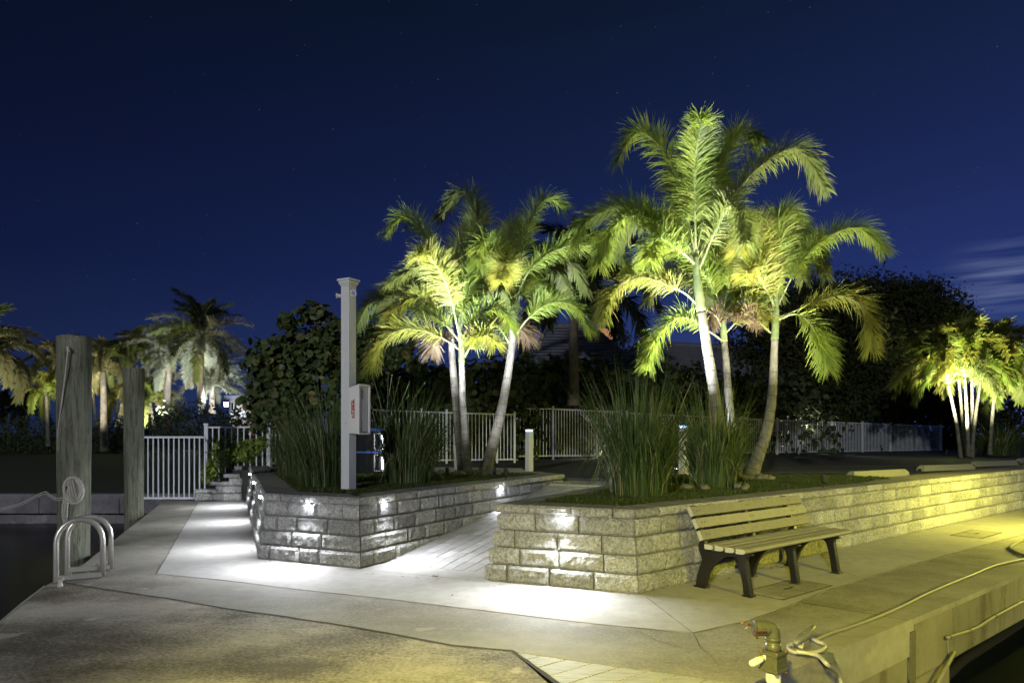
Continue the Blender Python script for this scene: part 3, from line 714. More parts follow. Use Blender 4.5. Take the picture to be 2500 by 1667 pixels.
# ------------------------------------------------------------------ LED step lights under the caps
def step_light(pos, nrm, label, power, reach=1.25):
    d = Vector((-nrm.y, nrm.x, 0)); root = empty('step_light', pos, label, 'wall light', 'small lights under the planter caps', math.atan2(d.y, d.x))
    mb = MB(); mb.box((0, -.014, .004), (.07, .04, .010)); mb.build('housing', 'steel', root, bevel=.003)
    mb = MB()
    for j in range(7):
        pass
    mb.tube([(-.016, -.044, -.010), (-.008, -.044, -.010), (.008, -.044, -.010), (.016, -.044, -.010)], [.010, .017, .017, .010], 10); mb.build('lens', 'led_white', root, smooth=True)
    p = Vector(pos) + nrm * .10 + Vector((0, 0, -.03))
    area('step_light_beam', p, p + nrm * reach + Vector((0, 0, -.7)), power * 3.2, .06, .03, WHITE, 160)
nF = Vector((-.396, -.918, 0)); nL = Vector(((D - L_).normalized().y, -(D - L_).normalized().x, 0)); nR = Vector((ramp_dir.y, -ramp_dir.x, 0))
def wallpt(a, b, x):   # point on top-course face line a-b seen at image column x
    pp = offset_poly([L_, D, C, E], .028 * 3) if a is not A else None
    return None
def face_at(a, b, n, px):
    a2, b2 = a - n * .090, b - n * .090; r = (px - 1250) / F; d = b2 - a2
    t = (r * a2.y - a2.x) / (d.x - r * d.y); p = a2 + d * t; return Vector((p.x, p.y, .685))
step_light(face_at(D, C, nF, 757), nF, 'small glowing wall light on the front of the post planter', 15)
step_light(face_at(C, E, nR, 934), nR, 'small glowing wall light near the front corner of the ramp side wall', 9)
step_light(face_at(C, E, nR, 1219), nR, 'small glowing wall light at the far end of the ramp side wall', 9)
step_light(face_at(A, B, nF, 1376), nF, 'small glowing wall light on the front of the bench-side planter', 17)
for k, (s, lab) in enumerate([(.9, 'first small wall light along the dock walk, nearest the front corner'), (3.9, 'second small wall light along the dock walk'), (6.7, 'last small wall light along the dock walk, nearest the gate')]):
    p = D + (L_ - D).normalized() * s - nL * .09; step_light(Vector((p.x, p.y, .685)), nL, lab, [11, 10, 11][k], 1.3)

# ------------------------------------------------------------------ bench
def bench():
    o0 = Vector((1.853, 6.73, 0)); root = empty('park_bench', o0, 'park bench with tan slats and black cast legs against the block wall', 'bench', None, math.atan2(WD.y, WD.x))
    # local x along the wall, local -y towards the dock; u = -y
    prof = [(-.055, 0), (.055, 0), (.065, .07), (.095, .16), (.15, .25), (.225, .315), (.31, .35), (.375, .352), (.41, .33), (.435, .25), (.462, .12), (.478, 0), (.556, 0), (.540, .10), (.515, .24),
            (.500, .33), (.505, .365), (.56, .385), (.56, .402), (.20, .402), (.15, .372), (.10, .368), (.062, .40), (.050, .455), (-.045, .70), (-.085, .80), (-.125, .79), (-.085, .66), (-.01, .455), (-.025, .42), (-.02, .37), (.005, .32), (.02, .275), (-.01, .20), (-.045, .10)]
    for x in (.03, .885, 1.74):
        mb = MB(); n = len(prof); t = .028
        vs = [(x - t, -u, z) for u, z in prof] + [(x + t, -u, z) for u, z in prof]
        mb.add(vs, [tuple(range(n)), tuple(range(2 * n - 1, n - 1, -1))] + [((i + 1) % n, i, n + i, n + (i + 1) % n) for i in range(n)])
        fr = mb.build('leg_frame', 'black_iron', root, bevel=.006)
        mb = MB(); mb.box((x, 0, .008), (.085, .135, .016)); mb.box((x, -.517, .008), (.085, .10, .016)); mb.build('foot', 'black_iron', fr, bevel=.004)
    x0, x1 = -.09, 2.03
    for k in range(4):                      # seat slats, D-shaped towards the front
        u0 = .115 + k * .114; w = .096; zc = .4275; h = .024
        pf = [(u0, zc - h), (u0 + w * .62, zc - h)] + [(u0 + w * .62 + w * .38 * math.cos(a), zc + h * math.sin(a)) for a in [rad(v) for v in (-60, -30, 0, 30, 60)]] + [(u0 + w * .62, zc + h), (u0, zc + h)]
        n = len(pf); mb = MB(); vs = [(x0, -u, z) for u, z in pf] + [(x1, -u, z) for u, z in pf]
        mb.add(vs, [tuple(range(n)), tuple(range(2 * n - 1, n - 1, -1))], 1); mb.add(vs, [((i + 1) % n, i, n + i, n + (i + 1) % n) for i in range(n)], 0)
        mb.build('seat_slat', ['slat_tan', 'slat_end'], root)
    lean = Vector((0, .165, .33)).normalized(); out = Vector((0, -.33 / .369, .165 / .369)).normalized()
    for k in range(3):                      # back slats
        b0 = Vector((x0 + .01, -.055, .468)) + lean * (.124 * k) - out * .0
        mb = MB(); L = 2.10
        o = b0 + out * .004
        ax, ay, az = Vector((L, 0, 0)), out * .040, lean * .098
        vs = [o, o + ax, o + ax + ay, o + ay, o + az, o + ax + az, o + ax + ay + az, o + ay + az]
        mb.add(vs, [(3, 2, 1, 0), (4, 5, 6, 7), (0, 1, 5, 4), (2, 3, 7, 6)], 0); mb.add(vs, [(1, 2, 6, 5), (3, 0, 4, 7)], 1)
        sl = mb.build('back_slat', ['slat_tan', 'slat_end'], root, bevel=.003, bseg=1)
        mb = MB()
        for x in (.03, .885, 1.74):
            for s in (-.022, .022):
                c = Vector((x + s, 0, 0)) + Vector((0, b0.y, b0.z)) + lean * .05 + out * .043
                mb.tube([c, c + out * .003], .007, 8)
        mb.build('bolt', 'black_iron', sl)
    return root
bench()

# ------------------------------------------------------------------ white post with cabinet
def post():
    base = G(846.5, 1198, .775); c = Vector((base.x, base.y + .1, .76)); ang = rad(-29.3)
    tall = CAMH + (HZ - 683) * c.y / F - .76
    root = empty('utility_post', c, 'tall square white post standing in the turf of the planter', 'post', None, ang)
    w = .138
    mb = MB(); mb.box((0, 0, tall / 2), (w, w, tall)); mb.build('shaft', 'white_paint', root, bevel=.004)
    mb = MB(); mb.box((0, 0, tall - .075), (w + .02, w + .02, .025)); mb.box((0, 0, tall - .045), (w + .045, w + .045, .035)); mb.box((0, 0, tall - .013), (w + .075, w + .075, .028)); mb.box((0, 0, tall + .011), (w + .06, w + .06, .02), taper=.3)
    mb.build('cap', 'white_paint', root, bevel=.004)
    mb = MB()
    for dx, dy, z in ((-w / 2 - .0015, -.02, .35), (-w / 2 - .0015, .0, 1.25), (.02, -w / 2 - .0015, .9)): mb.box((dx, dy, z), (.008, .008, .008))
    mb.build('screw', 'black_print', root)
    zl = CAMH + (HZ - 721) * c.y / F - .76
    for s, lab in ((1, 'small round white floodlight on the cabinet side of the white post'), (-1, 'small round white floodlight on the water side of the white post')):
        d = Vector((1, 0, 0)) if s > 0 else Vector((-1, 0, 0)); a0 = Vector((s * (w / 2), 0, zl))
        wp = c + Matrix.Rotation(ang, 3, 'Z') @ a0
        f = empty('flood_light', wp, lab, 'floodlight', 'floodlights near the top of the white post', ang)
        if s > 0: aim = Vector((.45, -.75, .02)).normalized()
        else: aim = Vector((-.6, -.5, .02)).normalized()
        st = Vector((s * .035, 0, 0))
        mb = MB(); mb.tube([Vector((0, 0, 0)), st], .03, 12); mb.build('bracket', 'white_paint', f, smooth=False)
        mb = MB(); mb.tube([st - aim * .03, st + aim * .05, st + aim * .085], [.022, .026, .040], 14); mb.build('head', 'white_paint', f)
        mb = MB(); mb.tube([st + aim * .083, st + aim * .088], .031, 14); mb.build('lens', 'lens_purple', f)
    # cabinet on the face towards the ramp
    cb = empty('extinguisher_cabinet', c + Matrix.Rotation(ang, 3, 'Z') @ Vector((w / 2, 0, 0)), 'white fire extinguisher cabinet with a red FIRE marking mounted on the post', 'fire cabinet', None, ang)
    zt = CAMH + (HZ - 938) * (c.y - .05) / F - .76; zb = CAMH + (HZ - 1061) * (c.y - .05) / F - .76
    dep, wd = .155, .215          # local x outwards; cabinet spans y
    y0, y1 = -.069, -.069 + wd
    mb = MB()
    vs = [(.001, y0, zb + .02), (.001, y1, zb + .02), (.001, y1, zt - .045), (.001, y0, zt - .045), (dep, y0, zb + .008), (dep, y1, zb + .008), (dep, y1, zt - .008), (dep, y0, zt - .008)]
    mb.add(vs, [(0, 1, 2, 3), (5, 4, 7, 6), (4, 0, 3, 7), (1, 5, 6, 2), (3, 2, 6, 7), (0, 4, 5, 1)]); mb.build('body', 'white_plastic', cb, bevel=.004)
    def rrect(x, ya, yb, za, zb_, r):
        pts = []
        for cy, cz, a0 in ((yb - r, zb_ - r, 0), (ya + r, zb_ - r, 90), (ya + r, za + r, 180), (yb - r, za + r, 270)):
            for k in range(4): a = rad(a0 + k * 30); pts.append((x, cy + r * math.cos(a), cz + r * math.sin(a)))
        return pts
    o1 = rrect(dep, y0 - .008, y1 + .008, zb, zt, .025); o2 = rrect(dep + .022, y0 - .004, y1 + .004, zb + .004, zt - .004, .023); i1 = rrect(dep + .022, y0 + .020, y1 - .020, zb + .028, zt - .026, .012); i2 = rrect(dep + .008, y0 + .024, y1 - .024, zb + .032, zt - .030, .010)
    n = len(o1); mb = MB(); mb.add(o1 + o2 + i1 + i2, [(r * n + i, r * n + (i + 1) % n, (r + 1) * n + (i + 1) % n, (r + 1) * n + i) for r in range(3) for i in range(n)] + [tuple(range(n - 1, -1, -1))])
    dr = mb.build('door_frame', 'white_plastic', cb)
    mb = MB(); mb.add(rrect(dep + .009, y0 + .023, y1 - .023, zb + .031, zt - .029, .010), [tuple(range(n))]); mb.build('door_panel', 'clear_cover', cb)
    mb = MB(); mb.box((dep + .012, (y0 + y1) / 2, zb + .036), (.008, .09, .010)); mb.box((dep + .014, (y0 + y1) / 2, zb + .03), (.012, .014, .02)); mb.build('latch', 'dark_plastic', cb)
    # stacked text decal on the panel
    mb = MB(); zc = zt - .135
    mb.box((dep + .012, y0 + .075, zc + .045), (.002, .010, .010)); mb.box((dep + .012, y0 + .075, zc + .035), (.002, .034, .007))
    for k, ww in enumerate((.026, .018, .026, .022, .018, .026, .028)): mb.box((dep + .012, y0 + .075, zc + .023 - k * .0125), (.002, ww, .0055))
    mb.build('door_text', 'black_print', cb)
    # FIRE marking on the side that faces the dock
    yy = y0 - .0045; xc = .078; za, zb2 = (zb + zt) / 2 - .112, (zb + zt) / 2 + .105
    pts = [(xc + .020 * math.cos(a), yy, zb2 - .02 + .020 * math.sin(a)) for a in [rad(v) for v in (0, 30, 60, 90, 120, 150, 180)]] + [(xc - .020, yy, za), (xc + .020, yy, za)]
    mb = MB(); mb.add(pts, [tuple(range(len(pts)))]); mb.add([(xc - .006, yy, zb2 - .002), (xc + .006, yy, zb2 - .002), (xc + .006, yy, zb2 + .008), (xc - .006, yy, zb2 + .008)], [(0, 1, 2, 3)])
    mb.build('fire_marking', 'red_print', cb)
    mb = MB(); mb.tube([(xc - .005, yy, zb2 + .008), (xc - .022, yy, zb2 + .012), (xc - .029, yy, zb2 - .01), (xc - .029, yy, za + .07)], .0022, 5); mb.tube([(xc - .029, yy, za + .075), (xc - .029, yy, za + .05)], .004, 5)
    mb.tube([(xc, yy, zb2 + .01), (xc + .026, yy, zb2 + .028)], .0022, 5); mb.tube([(xc, yy, zb2 + .01), (xc + .026, yy, zb2 - .004)], .0022, 5); mb.build('fire_hose_mark', 'black_print', cb)
    for k, chh in enumerate('FIRE'):
        cu = bpy.data.curves.new('t', 'FONT'); cu.body = chh; cu.size = .056; cu.align_x = 'CENTER'; cu.extrude = .0006
        t = bpy.data.objects.new('t', cu); COL.objects.link(t); bpy.context.view_layer.update()
        me = bpy.data.meshes.new_from_object(t.evaluated_get(bpy.context.evaluated_depsgraph_get())); bpy.data.objects.remove(t)
        me.transform(Matrix.Translation((xc, yy - .0012, zb2 - .060 - k * .047)) @ Matrix.Rotation(rad(90), 4, 'X')); me.materials.clear(); me.materials.append(M['white_print'])
        piece('letter', me, cb)
post()

# ------------------------------------------------------------------ bollard lights
def bollard(p, h, lab, lit=2.2, w=.13):
    root = empty('bollard_light', p, lab, 'bollard light', 'white bollard lights by the path', rad(40))
    mb = MB(); mb.box((0, 0, h / 2), (w, w, h)); mb.build('shaft', 'white_paint', root, bevel=.004)
    mb = MB(); mb.box((0, 0, h + .020), (w - .02, w - .02, .035)); mb.build('lens', 'led_blue' if lit else 'white_plastic', root)
    mb = MB(); mb.box((0, 0, h + .046), (w + .03, w + .03, .016), taper=1.12); mb.build('cap', 'white_paint', root, bevel=.003)
    if lit: point('bollard_lamp', Vector(p) + Vector((0, 0, h + .09)), lit, (.35, .5, 1.0), .04)
bollard(G(1292, 1150, .70), .88, 'lit white bollard standing alone beside the ramp end')
bollard(G(1669, 1168, .71), .92, 'lit white bollard half hidden between the two grass clumps')
bollard(G(1119, 1151, .71), .85, 'white bollard right behind the paired palm trunks', 0)
bollard(G(1046, 1140, .70), .72, 'far short white bollard behind the fountain grass', 0, .12)

# dock service cabinet behind the post
def kiosk():
    p = G(912, 1157, .77); root = empty('pump_station', p, 'dark rounded pump station with blue lid behind the post', 'pump station', None, rad(8))
    mb = MB(); pts = [(-.34, .0), (-.30, -.14), (-.12, -.21), (.14, -.20), (.22, -.12), (.22, .30), (-.34, .30)]
    mb.prism(pts, 0, .80); mb.build('body', 'dark_plastic', root, bevel=.04, bseg=3)
    mb = MB(); mb.prism([(x * 1.08, y * 1.08) for x, y in pts], .80, .86); mb.build('lid', 'blue_plastic', root, bevel=.02)
    mb = MB(); mb.prism([(x * 1.02, y * 1.04) for x, y in pts], .40, .43); mb.build('blue_band', 'blue_plastic', root)
    for z0, z1 in ((.46, .76), (.07, .37)):
        mb = MB(); mb.tube([(.03, -.235, z0), (.20, -.235, z0), (.20, -.235, z1), (.03, -.235, z1), (.03, -.235, z0)], .014, 6); mb.build('handle', 'white_plastic', root, smooth=True)
    mb = MB(); mb.box((.175, -.20, .60), (.03, .03, .26)); mb.box((.175, -.20, .22), (.03, .03, .24)); mb.build('light_strip', 'lamp_white', root)
    mb = MB(); mb.box((.52, .14, .17), (.42, .4, .34)); o = mb.build('plinth', 'white_paint', bevel=.01); o.location = p; tag(o, 'low white plinth box beside the pump station', 'plinth')
    point('kiosk_lamp', p + Vector((.33, -.28, .42)), 4.5, WHITE, .03)
kiosk()

# ------------------------------------------------------------------ pilings, ladder, ropes
def piling(x, Y, ztop, r0, r1, lab, seed):
    mb = MB(); n = 28; rows = 40; vs = []; fs = []; X = (x - 1250) * Y / F
    for j in range(rows + 1):
        z = -1.6 + (ztop + 1.6) * j / rows
        for i in range(n):
            a = 2 * math.pi * i / n; rr = (r1 + (r0 - r1) * j / rows) * (1 + .022 * noise.noise(Vector((math.cos(a) * 2.5, math.sin(a) * 2.5, z * .8 + seed))) + .012 * noise.noise(Vector((math.cos(a) * 9, math.sin(a) * 9, z * .3 + seed))))
            vs.append((rr * math.cos(a), rr * math.sin(a), z + (.012 * noise.noise(Vector((math.cos(a) * 3, math.sin(a) * 3, seed))) if j == rows else 0)))
    fs = [(j * n + i, j * n + (i + 1) % n, (j + 1) * n + (i + 1) % n, (j + 1) * n + i) for j in range(rows) for i in range(n)] + [tuple(rows * n + i for i in range(n))]
    mb.add(vs, fs); o = mb.build('dock_piling', 'piling_wood'); o.location = (X, Y, 0); tag(o, lab, 'piling', 'timber pilings beside the dock'); return Vector((X, Y, 0))
pil = piling(181, 8.75, CAMH + (HZ - 823) * 8.75 / F, .198, .168, 'thick weathered timber piling with a rope coil hung on it', 1.3)
piling(327, 12.9, CAMH + (HZ - 899) * 12.9 / F, .178, .155, 'shorter timber piling standing beside the white gate', 7.7)

def ladder():
    a = (G(137, 1420), G(251, 1409)); b = (G(164, 1399), G(270.5, 1390.5))
    c = (a[0] + b[1]) / 2; root = empty('dock_ladder', c, 'aluminium dock ladder with two arched handrails by the near piling', 'ladder')
    for (p, q), top in ((a, 1262), (b, 1255)):
        d = q - p; w = d.length; d.normalize(); h = CAMH - (top + 5 - HZ) * ((p.y + q.y) / 2) / F - .0; r = w / 2
        pts = [p + Vector((0, 0, -.75 if True else 0)), p + Vector((0, 0, h - r * 1.15))]
        for k in range(1, 12):
            an = math.pi * k / 12; pts.append((p + q) / 2 - d * (r * math.cos(an)) + Vector((0, 0, h - r * 1.15 + r * 1.15 * math.sin(an))))
        pts += [q + Vector((0, 0, h - r * 1.15)), q + Vector((0, 0, .01))]
        if p.x > dockL[0].x: pass
        mb = MB(); mb.tube([v - c for v in pts], .0265, 14); mb.build('handrail', 'alu', root, smooth=True)
        mb = MB(); s = Vector((-d.y, d.x, 0)) * .05
        mb.obox(p - c + Vector((0, 0, .012)) - s / 2, q - p, s, Vector((0, 0, .05))); rail = mb.build('base_rail', 'alu', root, bevel=.004)
        mb = MB()
        for t in (.3, .68): m_ = p.lerp(q, t) - c; mb.tube([m_ + Vector((0, 0, .06)), m_ + Vector((0, 0, .078))], .012, 6)
        mb.build('bolt', 'steel', rail)
    for k in range(3):
        z = -.25 - k * .28; mb = MB(); mb.tube([a[0] - c + Vector((0, 0, z)), b[0] - c + Vector((0, 0, z))], .018, 8); mb.build('rung', 'alu', root, smooth=True)
ladder()
def small_cleat():
    p = G(147, 1431); root = empty('deck_eye', p, 'tiny pale metal cleat at the foot of the dock ladder', 'cleat')
    mb = MB(); mb.tube([(0, 0, 0), (0, 0, .01), (0, 0, .045), (0, 0, .055)], [.03, .022, .017, .02], 10); mb.build('base', 'hose_white', root, smooth=True)
    mb = MB(); mb.tube([(-.035, 0, .058), (0, 0, .055), (.022, 0, .065), (.04, 0, .095)], [.008, .014, .012, .007], 8); mb.build('horn', 'hose_white', root, smooth=True)
small_cleat()

def rope_strand(mb, pts, r, n=6, twist=True):
    pts = smooth_path(pts, 6)
    if not twist: mb.tube(pts, r, n); return
    for ph in (0, 2.09, 4.18):
        q = []; 
        dense = []
        for i in range(len(pts) - 1):
            m_ = max(1, int((pts[i + 1] - pts[i]).length / (r * 1.6)))
            for j in range(m_): dense.append(pts[i].lerp(pts[i + 1], j / m_))
        dense.append(pts[-1]); L = 0
        for i, p in enumerate(dense):
            t = (dense[min(i + 1, len(dense) - 1)] - dense[max(i - 1, 0)]).normalized(); u = t.cross(Vector((.31, .9, .2))).normalized(); v = t.cross(u)
            if i: L += (p - dense[i - 1]).length
            a = ph + L / (r * 2) ; q.append(p + (u * math.cos(a) + v * math.sin(a)) * r * .5)
        mb.tube(q, r * .58, 5)
def ropes():
    Yf = pil.y - .235
    root = empty('rope_coil', P(181, 1195, Yf), 'coil of pale twisted rope hanging on the thick piling', 'rope'); c = root.location.copy()
    mb = MB()
    for k in range(4):
        w, h = .085 + .012 * k, .125 + .012 * k; off = Vector((R.uniform(-.015, .015), -.01 * k, R.uniform(-.02, .02)))
        rope_strand(mb, [off + Vector((w * math.cos(a) * (1 + .08 * math.sin(3 * a + k)), -.01 * math.sin(a * 2 + k), h * math.sin(a))) for a in [2 * math.pi * i / 10 + k for i in range(11)]], .013)
    for k in range(3):
        x = -.03 + .03 * k; rope_strand(mb, [Vector((x - .03, -.03, .13)), Vector((x, -.045, .02)), Vector((x + .02, -.03, -.12))], .012)
    mb.build('coil', 'rope_fibre', root, smooth=True)
    mb = MB()
    for k, dx in enumerate((-.125, -.10, -.07)):
        rope_strand(mb, [Vector((dx + .05, 0, .03)), Vector((dx, -.01, -.15)), Vector((dx - .02, 0, -.32 - .05 * k)), Vector((dx + .015, 0, -.46 - .06 * k))], .011)
    mb.build('hanging_strand', 'rope_fibre', root, smooth=True)
    root = empty('mooring_line', P(166, 852, Yf), 'thin pale line tied high on the thick piling and hanging down its side', 'rope'); c = root.location
    mb = MB(); mb.tube([P(x, y, Yf + dy) - c for x, y, dy in ((166, 850, 0), (160, 905, .0), (150, 985, .02), (143, 1040, .06), (140, 1080, .10), (142, 1100, .08))], .0065, 6); mb.build('line', 'rope_fibre', root)
    mb = MB(); mb.tube([P(x, y, Yf) - c for x, y in ((165, 846), (167, 858))], .016, 8); mb.build('knot', 'rope_fibre', root)
    root = empty('dock_line', P(0, 1245, Yf), 'slack thin rope running from the coil out over the water', 'rope'); c = root.location
    mb = MB()
    for o_ in (0, 5): rope_strand(mb, [P(x, y + o_, Y) - c for x, y, Y in ((160, 1212, Yf), (140, 1216, Yf), (122, 1207, Yf + .1), (112, 1200, Yf + .2), (90, 1208, Yf + .3), (50, 1228, Yf + .5), (0, 1242, Yf + .8), (-80, 1262, Yf + 1.2))], .006 if not o_ else .005, twist=not o_)
    mb.build('line', 'rope_fibre', root)
ropes()

# ------------------------------------------------------------------ gate and fences
def gate():
    Y = 15.75; zb, zt = .05, CAMH + (HZ - 1067) * Y / F; xa, xb = (349 - 1250) * Y / F, (500 - 1250) * Y / F
    root = empty('dock_gate', (xa, Y, 0), 'white metal picket gate closing off the dock walk beside the piling', 'gate')
    mb = MB(); mb.box(((xb - xa) / 2, 0, zt), (xb - xa, .045, .045)); mb.build('top_rail', 'white_powdercoat', root)
    mb = MB(); mb.box(((xb - xa) / 2, 0, zb), (xb - xa, .045, .045)); mb.build('bottom_rail', 'white_powdercoat', root)
    mb = MB(); mb.box((0, 0, (zb + zt) / 2), (.024, .024, zt - zb)); me = mb.build('picket', 'white_powdercoat', root).data
    n = 12
    for i in range(n + 1): piece('picket', me, root, ((xb - xa) * i / n, 0, 0))
    root['category'] = 'gate'
gate()
def fence(name, pts, label, sp, post_every, pw=.055, pk=.02, cat='fence'):
    """pts: (x, y, zbase, ztop)"""
    o0 = Vector(pts[0][:3]); root = empty(name, o0, label, cat)
    mb = MB(); mb.box((0, 0, .5), (pk, pk, 1)); o = mb.build('picket', 'white_powdercoat'); pm_ = o.data; bpy.data.objects.remove(o)
    mb = MB(); mb.box((0, 0, .5), (pw, pw, 1)); mb.box((0, 0, 1.01), (pw * 1.25, pw * 1.25, .02)); o = mb.build('post', 'white_powdercoat'); po_ = o.data; bpy.data.objects.remove(o)
    for i in range(len(pts) - 1):
        a, b = Vector(pts[i]), Vector(pts[i + 1]) if False else None
        a, b = pts[i], pts[i + 1]; A3, B3 = Vector(a[:2] + (0,)), Vector(b[:2] + (0,)); L = (B3 - A3).length; n = max(1, round(L / sp)); d = (B3 - A3) / L; rz = math.atan2(d.y, d.x)
        for k in range(n + 1):
            t = k / n; p = A3.lerp(B3, t); zb = a[2] + (b[2] - a[2]) * t; zt = a[3] + (b[3] - a[3]) * t
            if k == n and i < len(pts) - 2: continue
            if k % post_every == 0 or (k == n): piece('post', po_, root, Vector((p.x, p.y, zb - .1)) - o0, (0, 0, rz), (1, 1, zt - zb + .16))
            else: piece('picket', pm_, root, Vector((p.x, p.y, zb)) - o0, (0, 0, rz), (1, 1, zt - zb))
        for zi in (3, 2):
            za, zb2 = a[zi], b[zi]; mb = MB(); s = Vector((-d.y, d.x, 0)) * .035; off = .04 if zi == 2 else 0
            mb.obox(A3 - s / 2 + Vector((0, 0, za - .018 + off)) - o0, (B3 - A3) + Vector((0, 0, zb2 - za)), s, Vector((0, 0, .036))); mb.build('rail', 'white_powdercoat', root)
    return root
def fp(x, Y, yb, yt): q = P(x, yb, Y); return (q.x, q.y, q.z, P(x, yt, Y).z)
fence('picket_fence', [fp(504, 16.1, 1195, 1043), fp(656, 16.3, 1190, 1042)], 'white metal fence panel above the stepped block wall', .145, 50, .085, .026)
fence('picket_fence', [fp(662, 16.4, 1135, 1043), fp(900, 18.2, 1130, 1000), fp(1090, 19.2, 1126, 1007), fp(1256, 19.8, 1124, 1012)], 'white metal picket fence behind the post planter', .108, 14)
fence('picket_fence', [fp(1262, 21.8, 1116, 997), fp(1350, 22.2, 1115, 998), fp(1520, 23.6, 1114, 1006)], 'white metal picket fence running behind the lit bollard', .11, 16)
fence('picket_fence', [fp(1530, 24.0, 1112, 1008), fp(1810, 26.5, 1107, 1021), fp(1950, 29, 1105, 1027), fp(2298, 36, 1099, 1040)], 'long white metal picket fence along the dark parking lot', .125, 20)

# ------------------------------------------------------------------ foliage builders
def frond_mesh(path, leaf=.55, step=.028, ranks=3, width=.032, droop=.5, spread=70, taper=.70, start=.16, seed=0, rach=.018, mat2='frond_green', upset=.25, segs=3):
    """path: rachis points. Pinnate or plumose leaflets around the rachis that hang with their own weight."""
    rr = random.Random(seed); pts = smooth_path(path, 8); L = [0]
    for i in range(1, len(pts)): L.append(L[-1] + (pts[i] - pts[i - 1]).length)
    tot = L[-1]; mb = MB(); n = len(pts)
    mb.tube(pts, [rach * (1 - .8 * l / tot) for l in L], 5, 1)
    s = start * tot; i = 0; vs = []; fs = []; side = 1
    while s < tot:
        while i < n - 2 and L[i + 1] < s: i += 1
        t = (s - L[i]) / max(1e-6, L[i + 1] - L[i]); p = pts[i].lerp(pts[i + 1], t); T = (pts[i + 1] - pts[i]).normalized()
        S = T.cross(Vector((0, 0, 1))); S = S.normalized() if S.length > .15 else T.cross(Vector((0, 1, .1))).normalized(); U = S.cross(T).normalized()
        u = (s / tot - start) / (1 - start)
        ll = leaf * (math.sin(math.pi * min(1, .22 + u * .62)) if u < .55 else (1 - (1 - taper) * (u - .55) / .45)) 
        for side in (-1, 1):
            for k in range(ranks):
                an = rad(rr.uniform(-spread * .45, spread)) if ranks > 1 else rad(upset * 60 + rr.uniform(-9, 9))
                sw = rad(rr.gauss(60, 8) - 24 * u)
                dirv = (S * side * math.cos(an) + U * math.sin(an)) * math.sin(sw) + T * math.cos(sw); dirv.normalize()
                l = ll * rr.uniform(.68, 1.15); q = p.copy(); d = dirv.copy(); wv = d.cross(U if abs(d.dot(U)) < .9 else S).normalized(); wv = (wv + T * rr.uniform(-.6, .6)).normalized(); base = len(vs)
                for g in range(segs + 1):
                    ww = width * (.55, 1.0, .75, .05)[g] if segs == 3 else width * (.6, 1, .05)[g]
                    vs += [q + wv * ww / 2, q - wv * ww / 2]
                    if g: fs.append((base + 2 * g - 2, base + 2 * g - 1, base + 2 * g + 1, base + 2 * g))
                    d = (d + Vector((0, 0, -droop * rr.uniform(.5, 1.3) * (g + 1) / segs))).normalized(); q = q + d * (l / segs)
        s += step * rr.uniform(.75, 1.25)
    mb.add(vs, fs, 0)
    me = bpy.data.meshes.new('frond'); me.from_pydata(mb.v, [], mb.f); me.materials.append(M[mat2]); me.materials.append(M['petiole']); me.polygons.foreach_set('material_index', mb.m); me.update()
    return me

def palm_trunk(root, pts, r0, r1, matn='palm_trunk', rings=.22, ring_mat='palm_trunk_ring', bulge=.25):
    c = root.location; pts = smooth_path(pts, 8); n = len(pts); L = [0]
    for i in range(1, n): L.append(L[-1] + (pts[i] - pts[i - 1]).length)
    rs = [(r0 + (r1 - r0) * (l / L[-1])) * (1 + bulge * math.exp(-l / .25)) for l in L]
    mb = MB(); mb.tube([p - c for p in pts], rs, 16); o = mb.build('trunk', matn, root, smooth=True)
    if rings:
        mb = MB(); s = rings * .6; i = 0; solo = matn == 'palm_trunk' and bulge != .25
        while s < L[-1] * .8:
            while i < n - 2 and L[i + 1] < s: i += 1
            t = (s - L[i]) / (L[i + 1] - L[i]); p = pts[i].lerp(pts[i + 1], t); T = (pts[i + 1] - pts[i]).normalized(); r = rs[i] + (rs[i + 1] - rs[i]) * t
            if solo: mb = MB()
            mb.tube([p - c - T * .006, p - c + T * .006], [r + .004, r + .0025], 16); s += rings * R.uniform(.75, 1.3)
            if solo: mb.build('ring_scar', ring_mat, o)
        if not solo: mb.build('ring_scar', ring_mat, o)['kind'] = 'stuff'
    return o

